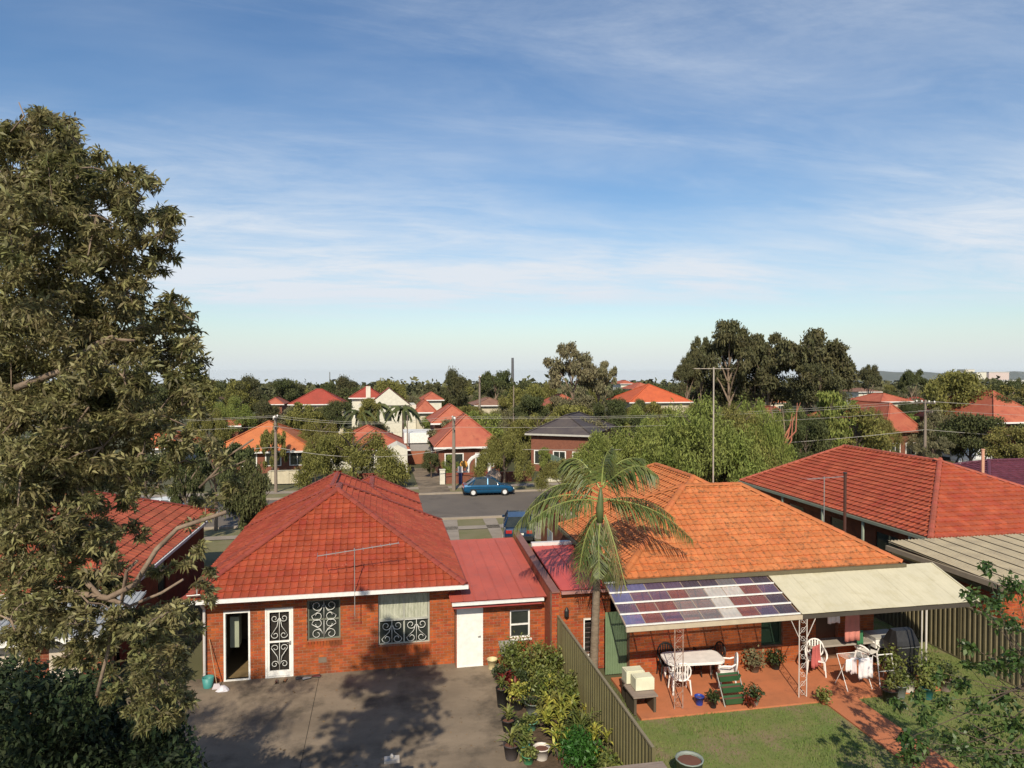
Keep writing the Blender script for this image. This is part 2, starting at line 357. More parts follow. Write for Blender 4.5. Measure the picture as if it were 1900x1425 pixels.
# ---------------------------------------------------------------- walls with real bricks
BRM = {}
def wall(house, O, ang, ln, h, holes=(), th=.24, bricks=True, mb_=None, nmax=300, mortar=None, name='wall', proud=.010):
    """O = lower left corner seen from outside, wall runs along ang; holes = (x0, x1, z0, z1)"""
    bm = mb_ or M_BRICK; T = Matrix.Translation(Vector(O)) @ Matrix.Rotation(ang, 4, 'Z')    # local: x along, -y outward
    xs = sorted({0, ln, *[q for hh in holes for q in hh[:2]]}); zs = sorted({0, h, *[q for hh in holes for q in hh[2:]]})
    solid = lambda i, j: 0 <= i < len(xs) - 1 and 0 <= j < len(zs) - 1 and not any(hh[0] <= (xs[i] + xs[i + 1]) / 2 <= hh[1] and hh[2] <= (zs[j] + zs[j + 1]) / 2 <= hh[3] for hh in holes)
    w = MB(); w.T = T
    for i in range(len(xs) - 1):
        for j in range(len(zs) - 1):
            if not solid(i, j): continue
            a, b, c, d = xs[i], xs[i + 1], zs[j], zs[j + 1]
            w.quad((a, 0, c), (b, 0, c), (b, 0, d), (a, 0, d)); w.quad((b, th, c), (a, th, c), (a, th, d), (b, th, d))
            if not solid(i - 1, j): w.quad((a, th, c), (a, 0, c), (a, 0, d), (a, th, d))
            if not solid(i + 1, j): w.quad((b, 0, c), (b, th, c), (b, th, d), (b, 0, d))
            if not solid(i, j - 1): w.quad((a, th, c), (b, th, c), (b, 0, c), (a, 0, c))
            if not solid(i, j + 1): w.quad((a, 0, d), (b, 0, d), (b, th, d), (a, th, d))
    wo = w.build(name, mortar or (M_MORTAR if bricks else bm), house)
    if not bricks: return wo
    bw, bhh, g = .23, .076, .010; full = []; rest = MB(); k = 0
    def bx(m, x0, x1, z0, z1, TT):
        m.T = TT; e = .004
        m.add([(x0, .02, z0), (x1, .02, z0), (x1, .02, z1), (x0, .02, z1), (x0 + e, -proud, z0 + e), (x1 - e, -proud, z0 + e), (x1 - e, -proud, z1 - e), (x0 + e, -proud, z1 - e)],
              [(4, 5, 6, 7), (0, 1, 5, 4), (1, 2, 6, 5), (2, 3, 7, 6), (3, 0, 4, 7)])
    while (k + 1) * (bhh + g) < h + .02:
        z0 = k * (bhh + g) + .004; z1 = z0 + bhh; x = -(k % 2) * (bw + g) / 2
        cuts = [(hh[0], hh[1]) for hh in holes if hh[2] < z1 - .02 and hh[3] > z0 + .02]
        while x < ln:
            segs = [(max(x, .002), min(x + bw, ln - .002))]
            for c0, c1 in cuts:
                nx = []
                for a, b in segs:
                    if b <= c0 or a >= c1: nx.append((a, b)); continue
                    if a < c0: nx.append((a, c0))
                    if b > c1: nx.append((c1, b))
                segs = nx
            for a, b in segs:
                if b - a < .03: continue
                if b - a > bw - .001:
                    p = T @ Vector((a, 0, z0)); full.append(((p - cam.location).length, a, z0, random.uniform(-.003, .003)))
                else: bx(rest, a, b, z0, z1, T)
            x += bw + g
        k += 1
    full.sort()
    key = bm.name
    if key not in BRM:
        q = MB(); bx(q, 0, bw, 0, bhh, Matrix.Identity(4)); BRM[key] = q.mesh('brick', bm)
    for d, a, z0, j in full[:nmax]:
        o = link('brick', BRM[key], wo); o.matrix_basis = T @ Matrix.Translation((a, j, z0))
    for d, a, z0, j in full[nmax:]: bx(rest, a, a + bw, z0, z0 + bhh, T @ Matrix.Translation((0, j, 0)))
    if rest.v: rest.build('brick_courses', bm, wo, kind='stuff')
    return wo
def spiral(c, r0, r1, a0, turns, n=14, sx=1):
    return [(c[0] + sx * (r0 + (r1 - r0) * i / n) * math.cos(a0 + turns * 2 * math.pi * i / n), c[1], c[2] + (r0 + (r1 - r0) * i / n) * math.sin(a0 + turns * 2 * math.pi * i / n)) for i in range(n + 1)]
def scroll_panel(mb, x0, x1, y, z0, z1, r=.009, flip=False):
    """wrought heart scroll filling a rectangle"""
    w = x1 - x0; h = z1 - z0; xc = (x0 + x1) / 2
    for s in (-1, 1):
        zb = z0 + h * .22; c = (xc + s * w * .24, y, zb if not flip else z1 - h * .22); rr = w * .20
        f = 1 if not flip else -1
        p = spiral(c, rr, rr * .3, math.pi * (1 if not flip else 1), -1.2 * f, 14, s)
        mb.tube(p, r, 4)
        far = (xc + s * w * .22, y, z1 - h * .2 if not flip else z0 + h * .2)
        mb.tube([p[0], (xc + s * w * .12, y, (z0 + z1) / 2), (xc + s * w * .42, y, far[2])], r, 4)
        mb.tube(spiral(far, w * .2, w * .06, 0, 1.0 * f, 12, s), r, 4)
    mb.tube([(xc, y, z0), (xc, y, z1)], r, 4)
def window(house, x0, x1, y, z0, z1, mullions=1, transom=None, mf=None, depth=.09, glass=None, curtain=None, frame=.05, name='window', rot=None, sill=True):
    """sash window in a wall that faces -Y with its outer face at y; rot = matrix for other walls"""
    fm = MB(); fm.T = rot; ya, yb = y + depth, y + depth + .05
    fm.box(x0, x0 + frame, ya, yb, z0, z1); fm.box(x1 - frame, x1, ya, yb, z0, z1); fm.box(x0 + frame, x1 - frame, ya, yb, z0, z0 + frame); fm.box(x0 + frame, x1 - frame, ya, yb, z1 - frame, z1)
    for i in range(1, mullions): 
        c = x0 + (x1 - x0) * i / mullions; fm.box(c - .025, c + .025, ya + .002, yb - .002, z0 + frame, z1 - frame)
    if transom: fm.box(x0 + frame, x1 - frame, ya - .012, yb - .012, transom - .022, transom + .022)
    fo = fm.build(name, mf or M_WHITE, house)
    zc = [z0 + frame, transom, z1 - frame] if transom else [z0 + frame, z1 - frame]
    for i in range(mullions):
        a = x0 + (x1 - x0) * i / mullions + .03; b = x0 + (x1 - x0) * (i + 1) / mullions - .03
        for j in range(len(zc) - 1):
            g = MB(); g.T = rot; g.box(a, b, yb - .020, yb - .012, zc[j], zc[j + 1]); g.build('pane', glass or M_GLASS, fo)
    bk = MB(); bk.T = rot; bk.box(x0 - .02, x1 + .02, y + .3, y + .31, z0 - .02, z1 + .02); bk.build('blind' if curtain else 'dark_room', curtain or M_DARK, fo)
    return fo
# ---------------------------------------------------------------- ground, road, yards
def sheet(name, x0, x1, y0, y1, dz, m, nx=2, ny=2, ys=None, kind='structure', parent=None):
    mb = MB(); ys = ys or [y0 + (y1 - y0) * i / (ny - 1) for i in range(ny)]; xs = [x0 + (x1 - x0) * i / (nx - 1) for i in range(nx)]
    vs = [(x, y, gz(x, y) + dz) for y in ys for x in xs]; n = len(xs)
    mb.add(vs, [(j * n + i, j * n + i + 1, (j + 1) * n + i + 1, (j + 1) * n + i) for j in range(len(ys) - 1) for i in range(n - 1)])
    return mb.build(name, m, parent, kind=kind)
M_TERR = mat('terrain_green', (.075, .08, .03), (.13, .11, .06), .95, .05, 10, stain=((.05, .055, .025), .02, .4, .6))
sheet('ground', -9000, 9000, 0, 9000, -.02, M_TERR, ys=[-60, 36, 45, 58, 958, 3000, 9500])
sheet('driveway', -7.2, 4.0, 2, 21.9, .006, M_CONC, nx=5, ny=9)
sheet('lawn', 5.3, 18.3, 2, 17.1, .004, M_LAWN, nx=12, ny=12); sheet('lawn', 16.2, 18.3, 17.1, 24, .006, M_LAWN)
mb = MB(); mb.box(6.75, 16.2, 17.1, 19.6, -.1, .05); mb.build('patio', M_PATIO, kind='structure')
mb = MB(); mb.box(12.15, 13.2, 1, 17.095, -.1, .045); mb.build('garden_path', M_PATIO, kind='structure')
mb = MB(); mb.box(12.155, 13.195, 12.5, 12.51, .04, .047)
sheet('garden_bed', 3.3, 5.25, 11, 20.6, .012, M_SOIL, nx=3, ny=8)
sheet('road', -120, 120, 45.3, 54.6, .012, M_ASPH, nx=3, ys=[45.3, 50, 54.6])
sheet('verge', -120, 120, 42, 45.1, .004, M_VERGE, ys=[42, 43.5, 45.0, 45.1]); sheet('verge', -120, 120, 54.9, 60, .02, M_VERGE, ys=[54.9, 58, 60])
for y in (45.1, 54.65):
    k = MB(); k.box(-120, 120, y, y + .2, -.62, -.36); k.build('kerb', M_PAVE, kind='structure')
sheet('verge', -40, 60, 33, 41.2, .003, M_VERGE, ys=[33, 36, 41.2])
sheet('footpath', -120, 120, 41.2, 42.4, .03, M_PAVE, nx=60, ys=[41.2, 42.4]); sheet('footpath', -120, 120, 57.2, 58.6, .035, M_PAVE, nx=60, ys=[57.2, 58, 58.6])
for i, (x0, x1) in enumerate(((3.0, 4.6), (6.0, 7.2), (8.4, 9.6))):
    mb = MB(); mb.add([(x0, 37.0, gz(0, 37) + .03), (x1 - .5, 37.0, gz(0, 37) + .03), (x1 + .2, 45, gz(0, 45) + .03), (x0 + .5, 45, gz(0, 45) + .03)], [(0, 1, 2, 3)]); mb.build('driveway_strip', M_PAVE, kind='structure')
sheet('driveway', 2.9, 5.4, 54.9, 72, .05, M_CONC, ys=[54.9, 58, 60, 72])
# expansion joints cut in the concrete yard
mb = MB()
mb.box(-1.95, -1.938, 2.2, 21.6, .0062, .0105)
mb.build('slab_joint', M_DARK, kind='structure')
# ---------------------------------------------------------------- red-tiled brick bungalow on the left
HA = thing('brick_house', 'red brick bungalow with glossy red tiled hip roof and scrollwork security door', 'house', (-1.5, 26, 0))
YA = 21.62
BA = [blk(-5.72, 2.5, 21.08, 30.5, 2.66, .585), blk(-5.72, 1.8, 23, 34.4, 2.66, .585), blk(-2.9, 1.8, 29, 37.2, 2.66, .585)]
roof(HA, BA, M_TILE_A, M_CAP_A, faces='SWE', TW=.23, TL=.25, lip=.048); eaves(HA, BA[0], 'S'); 
g = MB(); g.box(2.505, 2.60, 21.05, 30.5, 2.57, 2.66); g.build('gutter', M_CAP_A, HA)
wl, wr = -5.32, 2.22
LX = lambda x: x - wl
hole = [(LX(-4.73), LX(-3.97), 0, 2.10), (LX(-3.54), LX(-2.72), 0, 2.12), (LX(-2.31), LX(-1.32), 1.04, 2.28), (LX(-.17), LX(1.43), .72, 2.34)]
wall(HA, (wl, YA, 0), 0, wr - wl, 2.62, hole, nmax=300)
wall(HA, (wr, YA + .01, 0), R(90), 9, 2.6, bricks=False); wall(HA, (wl, 34, 0), R(-90), 12.3, 2.6, bricks=False)
def doorframe(h, x0, x1, y, z1, m=M_WHITE, w=.055):
    f = MB(); f.box(x0, x0 + w, y - .01, y + .12, .03, z1); f.box(x1 - w, x1, y - .01, y + .12, .03, z1); f.box(x0 + w, x1 - w, y - .01, y + .12, z1 - w, z1); f.box(x0, x1, y - .03, y + .14, .0, .03)
    return f.build('door_frame', m, h)
doorframe(HA, -4.73, -3.97, YA, 2.10)
rm = MB(); rm.box(-4.95, -3.2, YA + 3.2, YA + 3.25, 0, 2.5); rm.box(-5.0, -4.95, YA + .3, YA + 3.2, 0, 2.5); rm.box(-3.2, -3.15, YA + .3, YA + 3.2, 0, 2.5); rm.build('room_wall', M_ROOM, HA, kind='stuff')
rm = MB(); rm.box(-5, -3.15, YA + .05, YA + 3.2, .01, .03); rm.build('room_floor', plain('timber_floor', (.20, .14, .07), .5), HA)
rm = MB(); rm.box(-4.66, -4.40, YA + .55, YA + .95, .8, 1.75); rm.build('cabinet', plain('cabinet_green', (.30, .32, .24), .6), HA)
dr = MB(); dr.T = Matrix.Translation((-4.03, YA + .14, 0)) @ Matrix.Rotation(R(78), 4, 'Z'); dr.box(0, .74, -.02, .02, .04, 2.04); do = dr.build('door', M_WHITE, HA)
dh = MB(); dh.T = dr.T; dh.beam((.66, -.05, 1.0), (.58, -.05, 1.0), .02); dh.box(.64, .68, -.05, -.02, .97, 1.03); dh.build('door_handle', M_ALU, do)
# security screen door
doorframe(HA, -3.54, -2.72, YA, 2.12, w=.05)
sd_ = MB(); x0, x1 = -3.485, -2.775
for a, b, c, d in ((x0, x0 + .07, .04, 2.06), (x1 - .07, x1, .04, 2.06), (x0 + .07, x1 - .07, .04, .20), (x0 + .07, x1 - .07, 1.99, 2.06), (x0 + .07, x1 - .07, 1.06, 1.11)): sd_.box(a, b, YA + .01, YA + .05, c, d)
so = sd_.build('security_door', M_WHITE, HA)
sg = MB(); scroll_panel(sg, x0 + .07, x1 - .07, YA + .03, .20, 1.06, .011); scroll_panel(sg, x0 + .07, x1 - .07, YA + .03, 1.11, 1.99, .011, True)
sg.build('scroll_grille', M_GRIL, so, smooth=True); sg = MB(); sg.box(x1 - .06, x1 - .02, YA - .02, YA + .01, .98, 1.10); sg.tube([(x1 - .04, YA - .04, 1.04), (x1 - .13, YA - .04, 1.04)], .01, 5); sg.build('door_handle', M_ALU, so)
sg = MB(); sg.box(x0, x1, YA + .12, YA + .14, .03, 2.06); sg.build('dark_screen', M_DARK, so)
# windows with scroll grilles
w1 = window(HA, -2.31, -1.32, YA, 1.04, 2.28, 1, 1.66, mf=plain('frame_green', (.16, .17, .13), .5))
gr = MB(); scroll_panel(gr, -2.25, -1.38, YA + .05, 1.10, 1.64, .011); scroll_panel(gr, -2.25, -1.38, YA + .05, 1.68, 2.22, .011, True); gr.build('scroll_grille', M_GRIL, w1, smooth=True)
w2 = window(HA, -.17, 1.43, YA, .72, 2.34, 2, 1.52, mf=plain('frame_pale', (.36, .36, .31), .5))
gr = MB()
for a, b in ((-.12, .62), (.65, 1.38)): scroll_panel(gr, a, b, YA + .05, .78, 1.48, .012, True); gr.box(a, b, YA + .04, YA + .06, 1.48, 1.50)
gr.build('scroll_grille', M_GRIL, w2, smooth=True)
for a, b in ((-.11, .60), (.66, 1.37)):
    c = MB(); n = 24
    c.add([(a + (b - a) * i / n, YA + .098 + .008 * math.sin(i * 1.9), z) for z in (1.54, 2.29) for i in range(n + 1)], [(i, i + 1, n + 2 + i, n + 1 + i) for i in range(n)]); c.build('curtain', M_CURT, w2)
for a, b, z in ((-2.36, -1.27, 1.04), (-.22, 1.48, .72)):
    n = int((b - a) / .086)
    for i in range(n):
        m = MB(); x = a + (b - a) * i / n; m.T = Matrix.Translation((x, YA, z)) @ Matrix.Rotation(R(12), 4, 'X'); m.box(0, .076, -.05, .10, -.22, -.012); m.build('sill_brick', M_BRICK, HA)
# services: vents, down pipe, aerial, white flap, meter
dp = MB(); dp.tube([(-5.25, YA - .5, 2.58), (-5.25, YA - .42, 2.48), (-5.25, YA - .09, 2.25), (-5.25, YA - .09, .1)], .042, 8); dp.build('downpipe', plain('pipe_worn', (.50, .47, .45), .6), HA)
va = MB()
for x, z in ((-1.86, .35),): va.box(x - .12, x + .12, YA - .014, YA - .002, z, z + .16)
va.build('wall_vent', plain('vent', (.16, .12, .09), .8), HA)
def yagi(name, label, x, y, z0, z1, ang, boom=2.3, n=11, el=.55, group=None, mc=M_ALU, tilt=0, mr=.022):
    t = thing(name, label, 'aerial', (x, y, z0), group)
    m = MB(); m.tube([(x, y, z0), (x, y, z1)], mr, 7); m.build('mast', mc, t)
    b = MB(); d = Vector((math.cos(ang), math.sin(ang), tilt)); s = Vector((-math.sin(ang), math.cos(ang), 0)); c = Vector((x, y, z1 - .06))
    b.beam(c - d * boom * .45, c + d * boom * .55, .022); b.build('boom', mc, t)
    for i in range(n):
        q = c - d * boom * .45 + d * boom * i / (n - 1); l = el * (1 - .35 * i / n) * (1.5 if i < 2 else 1)
        e = MB(); e.tube([q - s * l, q + s * l], .006, 4); e.build('element', mc, t)
    return t
yagi('tv_aerial', 'long thin TV aerial lying low across the red tiled hip roof of the left bungalow', -.86, 21.0, 1.95, 4.0, R(4), 2.4, 10, .26, tilt=.1, mr=.013)
tf = thing('roof_flap', 'small white square plate on a stalk above the left end of the white gutter', 'antenna', (-5.35, 21.2, 2.7))
m = MB(); m.T = Matrix.Translation((-5.35, 21.0, 2.82)) @ Matrix.Rotation(R(-25), 4, 'X') @ Matrix.Rotation(R(-14), 4, 'Z'); m.box(-.2, .2, -.14, .14, 0, .02); m.build('plate', M_WHITE, tf)
m = MB(); m.tube([(-5.35, 21.15, 2.7), (-5.35, 21.15, 3.15)], .02, 6); m.tube([(-5.42, 21.15, 3.12), (-5.28, 21.15, 3.12)], .03, 6); m.build('stalk', M_ALU, tf)
# broom and bucket
t = thing('bucket', 'teal bucket at the corner of the red bungalow beside the broom', 'bucket', (-5.1, 21.3, 0)); m = MB(); m.lathe((-5.1, 21.3, .01), [(.13, 0), (.17, .30), (.155, .30), (.12, .03)], 14, False); m.lathe((-5.1, 21.3, .02), [(.12, 0), (.12, .01)], 14); m.build('pail', plain('teal', (.05, .22, .20), .5), t, smooth=True)
m = MB(); m.tube([(-5.1 + .17 * math.cos(a), 21.3, .30 + .17 * math.sin(a)) for a in np.linspace(0, math.pi, 9)], .006, 4); m.build('handle', M_GREYM, t)
t = thing('broom', 'thin broom leaning on the brick wall beside the open doorway', 'broom', (-4.85, 21.2, 0)); m = MB(); m.tube([(-4.82, 21.15, .1), (-5.12, 21.55, 1.35)], .012, 6); m.build('broomstick', plain('broomstick', (.35, .24, .14), .6), t)
m = MB(); m.add([(-4.95, 21.1, .01), (-4.68, 21.1, .01), (-4.68, 21.18, .01), (-4.95, 21.18, .01), (-4.9, 21.12, .16), (-4.75, 21.12, .16), (-4.75, 21.16, .16), (-4.9, 21.16, .16)], [(0, 1, 5, 4), (1, 2, 6, 5), (2, 3, 7, 6), (3, 0, 4, 7), (4, 5, 6, 7)]); m.build('bristles', plain('bristle', (.45, .40, .42), .9), t)
m = MB(); pts = lobe_pts((-4.72, 21.05, .07), (.2, .12, .08), 60, .2)
t = props(link('plastic_bag', None, None), 'crumpled pale plastic bag on the concrete by the broom', 'bag') if False else None
bm_ = MB(); rr = random.Random(3)
for i in range(5):
    a0 = [( -4.62 + (.17 + .05 * rr.random()) * math.cos(k) * (1 - i / 5.5), 21.0 + (.12 + .04 * rr.random()) * math.sin(k) * (1 - i / 5.5), .012 + .035 * i) for k in np.linspace(0, 2 * math.pi, 10)[:-1]]
    if i == 0: vs = a0
    else: vs += a0
bm_.add(vs, [(i * 9 + k, i * 9 + (k + 1) % 9, i * 9 + 9 + (k + 1) % 9, i * 9 + 9 + k) for i in range(4) for k in range(9)] + [tuple(range(36, 45))])
bm_.build('plastic_bag', plain('bag', (.55, .52, .55), .5), label='crumpled pale plastic bag on the concrete beside the broom', category='bag') if False else props(bm_.build('plastic_bag', plain('bag', (.55, .52, .55), .5)), 'crumpled pale plastic bag on the concrete beside the broom', 'bag')
# shoes by the security door
def shoe(x, y, a, col, label):
    T = Matrix.Translation((x, y, .012)) @ Matrix.Rotation(a, 4, 'Z'); t = thing('shoe', label, 'shoe', (x, y, 0), 'shoes left by the security door')
    s = MB(); s.T = T; pr = [(-.13, .035), (-.08, .045), (0, .036), (.07, .048), (.12, .042), (.145, .015)]
    s.add([(a_, w, z) for z in (0, .025) for a_, w in pr] + [(a_, -w, z) for z in (0, .025) for a_, w in pr], [(i, i + 1, i + 7, i + 6) for i in range(5)] + [(i + 13, i + 12, i + 18, i + 19) for i in range(5)] + [(i + 6, i + 7, i + 19, i + 18) for i in range(5)]); s.build('sole', M_BLACK, t)
    u = MB(); u.T = T; hh = [.07, .085, .075, .055, .045, .03]
    u.add([(a_, w * .9, .025) for a_, w in pr] + [(a_, 0, h) for (a_, w), h in zip(pr, hh)] + [(a_, -w * .9, .025) for a_, w in pr], [(i, i + 1, i + 7, i + 6) for i in range(5)] + [(i + 6, i + 7, i + 13, i + 12) for i in range(5)]); u.build('upper', plain('shoe_' + col[0], col[1], .5), t, smooth=True)
for x, y, a, c, l in ((-3.16, 21.25, 1.7, ('brown', (.10, .035, .02)), 'brown shoe furthest left in the row below the security door'), (-2.92, 21.3, 1.4, ('tan', (.24, .12, .06)), 'tan shoe just right of the brown one by the security door'),
                      (-2.50, 21.36, .2, ('black', (.02, .02, .025)), 'black shoe below the gap between door and small window'), (-2.30, 21.30, .4, ('grey', (.20, .19, .2)), 'grey shoe below the left edge of the small grille window'),
                      (-2.02, 21.40, 2.9, ('maroon', (.09, .02, .02)), 'dark maroon shoe at the right end under the small grille window')): shoe(x, y, a, c, l)
# ---------------------------------------------------------------- low brick wash-house with pink sheet roof
def skillion(house, x0, x1, y0, z0, y1, z1, m, pitch=.76, rib=.19, name='roof', ribh=.022):
    """roof of separate ribbed sheets that fall towards the camera"""
    rf = MB(); rf.add([(x0, y0 + .02, z0 - .03), (x1, y0 + .02, z0 - .03), (x1, y1 - .02, z1 - .03), (x0, y1 - .02, z1 - .03)], [(0, 1, 2, 3)]); ro = rf.build(name, m, house)
    x = x0; n = 0
    while x < x1 - .02:
        xe = min(x + pitch, x1); pts = []; q = x
        while q < xe - .001:
            for dx, h in ((0, ribh), (.03, ribh), (.045, 0), (rib - .015, 0)):
                if q + dx <= xe: pts.append((q + dx, h))
            q += rib
        pts.append((xe, 0 if xe < x1 else ribh)); dz = .003 * (n % 2)
        s = MB(); k = len(pts); s.add([(a, y0, z0 + h + dz) for a, h in pts] + [(a, y1, z1 + h + dz) for a, h in pts], [(i, i + 1, k + i + 1, k + i) for i in range(k - 1)]); s.build('roof_sheet', m, ro)
        x = xe; n += 1
    return ro
HC = thing('brick_outbuilding', 'low brick outbuilding with pink sheet roof, plain white door and small sash window', 'outbuilding', (3.6, 23.5, 0))
skillion(HC, 2.02, 5.06, 20.86, 2.22, 26.6, 2.72, M_SKIL, ribh=.012, rib=.38)
m = MB(); m.box(2.06, 4.95, 20.76, 20.85, 2.12, 2.2); m.build('gutter', M_GUT, HC); m = MB(); m.box(2.10, 4.9, 20.86, 20.9, 2.0, 2.14); m.build('fascia', plain('fascia_red', (.30, .05, .045), .6), HC)
YC = 21.28; ho = 2.22
wall(HC, (ho, YC, 0), 0, 3.0, 2.16, [(.04, .86, 0, 1.92), (1.73, 2.39, .79, 1.69)], nmax=220)
m = MB(); m.box(2.30, 3.05, YC + .0, YC + .04, .03, 1.86); wd = m.build('door', M_WHITE, HC); m = MB(); m.tube([(2.92, YC - .045, .95), (3.0, YC - .045, .95)], .012, 6); m.tube([(2.99, YC - .045, .95), (2.99, YC, .95)], .02, 6); m.build('door_handle', M_GREYM, wd)
doorframe(HC, 2.255, 3.09, YC, 1.92, w=.045)
cw = window(HC, 3.95, 4.61, YC, .79, 1.69, 1, 1.22, depth=.05)
m = MB(); m.box(3.90, 4.66, YC - .06, YC + .05, .74, .785); m.build('sill', M_WHITE, cw)
m = MB(); m.lathe((4.07, YC + .135, .86), [(.03, 0), (.06, .03), (.055, .12), (.02, .16)], 8); m.build('curtain', M_CURT, cw) if False else None
PW = thing('party_wall', 'tall brick dividing wall with rusty capping between the two pink sheet roofs', 'wall', (5.16, 22, 0))
wall(PW, (5.08, 20.3, 0), 0, .24, 2.55, nmax=80, th=.2); 
m = MB(); m.add([(5.09, 20.52, 0), (5.31, 20.52, 0), (5.31, 26.7, 0), (5.09, 26.7, 0), (5.09, 20.52, 2.50), (5.31, 20.52, 2.50), (5.31, 26.7, 2.90), (5.09, 26.7, 2.90)], [(0, 1, 5, 4), (1, 2, 6, 5), (2, 3, 7, 6), (3, 0, 4, 7), (4, 5, 6, 7)]); m.build('wall_body', mat('brick_plain', (.30, .07, .03), (.2, .05, .02), .9, 5, stretch=(1, 1, 4)), PW)
m = MB(); m.beam((5.2, 20.25, 2.53), (5.2, 26.75, 2.95), .25, .04); m.build('capping', plain('capping_metal', (.22, .10, .08), .6), PW)
HG = thing('brick_shed', 'narrow brick shed with bright pink sheet roof and white louvre beside the palm trunk', 'shed', (6.2, 22.4, 0))
skillion(HG, 5.36, 7.05, 20.25, 2.58, 24.4, 2.90, mat('roof_sheet_bright', (.52, .085, .065), (.46, .07, .055), .5, 1.5), ribh=.012, rib=.38)
m = MB(); m.box(5.36, 7.05, 24.42, 24.60, 2.86, 3.02); m.build('ridge_capping', plain('white_cap', (.62, .58, .56), .5), HG); m = MB(); m.box(5.36, 7.05, 20.15, 20.24, 2.48, 2.56); m.build('gutter', plain('gut_pink', (.36, .18, .16), .5), HG)
wall(HG, (5.34, 20.4, 0), 0, 1.66, 2.5, [(.78, 1.1, .45, 1.6)], nmax=160); wall(HG, (5.34, 24.5, 0), R(0), 1.7, 2.8, bricks=False, mb_=MATS['brick_plain'])
lv = MB(); lv.box(6.12, 6.155, 20.36, 20.42, .44, 1.61); lv.box(6.405, 6.44, 20.36, 20.42, .44, 1.61); lv.box(6.155, 6.405, 20.36, 20.42, .44, .48); lv.box(6.155, 6.405, 20.36, 20.42, 1.57, 1.61); lo_ = lv.build('louvre_window', M_WHITE, HG)
for i in range(7):
    m = MB(); z = .54 + i * .15; m.T = Matrix.Translation((6.28, 20.41, z)) @ Matrix.Rotation(R(-35), 4, 'X'); m.box(-.125, .125, -.055, .055, -.003, .003); m.build('louvre_blade', mat('louvre_glass', (.30, .22, .22), (.2, .16, .16), .15, 3), lo_)
m = MB(); m.box(6.1, 6.46, 20.58, 20.60, .4, 1.65); m.build('dark_room', M_DARK, lo_)
t = thing('wall_lamp', 'black coach lamp fixed high on the brick shed wall by the fence end', 'lamp', (5.55, 20.38, 1.8)); m = MB(); m.lathe((5.55, 20.28, 1.72), [(.04, 0), (.075, .05), (.075, .22), (.02, .32)], 8); m.build('lantern', M_BLACK, t); m = MB(); m.box(5.53, 5.57, 20.30, 20.385, 1.86, 1.90); m.build('bracket', M_BLACK, t)
m = MB()
for i in range(9): m.box(6.66 + i * .078, 6.66 + i * .078 + .05, 19.86, 19.885, .03, 1.95); m.box(6.66 + i * .078 + .05, 6.66 + i * .078 + .078, 19.875, 19.885, .03, 1.95)
props(m.build('green_screen', plain('screen_green', (.14, .20, .11), .6)), 'plain grey-green sheet screen closing the gap beside the patio wall', 'screen')
# ---------------------------------------------------------------- orange-tiled house on the right
HB = thing('orange_roof_house', 'brick house with large weathered orange tiled roof behind the patio', 'house', (11.6, 24, 0))
BB = [blk(6.92, 16.42, 19.2, 26.5, 3.15, .56), blk(8.15, 15.5, 21, 32.1, 3.15, .56)]
roof(HB, BB, M_TILE_B, M_CAP_B, faces='SWE', TW=.22, TL=.27, lip=.048)
m = MB(); m.box(6.85, 16.5, 19.08, 19.19, 3.04, 3.15); m.build('gutter', plain('gutter_olive', (.12, .10, .06), .5), HB); m = MB(); m.box(6.82, 6.91, 19.1, 26.5, 3.04, 3.15); m.build('gutter', MATS['gutter_olive'], HB)
YB = 19.62
wall(HB, (7.35, YB, 0), 0, 8.4, 3.1, [(4.38, 5.12, .62, 1.85), (6.3, 7.1, .05, 2.1)], nmax=300)
wall(HB, (7.35, 31.5, 0), R(-90), 11.6, 3.1, bricks=False, mb_=M_BRICK_D, holes=[(1.4, 2.3, .6, 2.2), (3.6, 4.9, .6, 2.2)]); wall(HB, (15.75, YB + .01, 0), R(90), 11, 3.1, bricks=False, mb_=M_BRICK_D)
for a, b in ((29.2, 30.1), (26.6, 27.9)):
    m = MB(); m.box(7.31, 7.35, a, b, .6, 2.2); m.build('window', plain('grey_blind', (.28, .30, .32), .5), HB)
bw_ = window(HB, 11.73, 12.47, YB, .62, 1.85, 1, mf=plain('frame_dkgreen', (.03, .06, .03), .5), frame=.06, glass=plain('flyscreen', (.012, .035, .018), .9))
m = MB(); m.box(13.66, 14.44, YB + .12, YB + .16, .06, 2.08); m.build('door', plain('door_brown', (.09, .05, .03), .5), HB)
# patio awning
AW = thing('patio_awning', 'patio awning, half tinted clear panels on white battens and half cream sheeting', 'awning', (12, 18.3, 0))
AY0, AZ0, AY1, AZ1 = 17.42, 2.42, 19.22, 3.03; NR = 4; NCc = 9; X0, X1, X2 = 6.45, 11.62, 17.55
def az(y): return AZ0 + (AZ1 - AZ0) * (y - AY0) / (AY1 - AY0)
def poly(n, c, a, r=.35):
    return mat(n, c, tuple(q * .8 for q in c), r, 3, alpha=a, spec=.6, bump=.15, bscale=8)
PC = [poly('poly_violet', (.19, .19, .38), .6), poly('poly_plum', (.15, .11, .18), .6), poly('poly_grey', (.26, .25, .26), .5), poly('poly_white', (.60, .57, .52), .7), poly('poly_wine', (.22, .09, .09), .62), poly('poly_dark', (.09, .075, .10), .66)]
order = [(0, 1, 0, 0), (4, 4, 1, 0), (1, 4, 1, 1), (2, 2, 4, 1), (2, 2, 2, 5), (3, 3, 3, 5), (4, 4, 3, 2), (1, 4, 4, 1), (5, 5, 1, 5)]
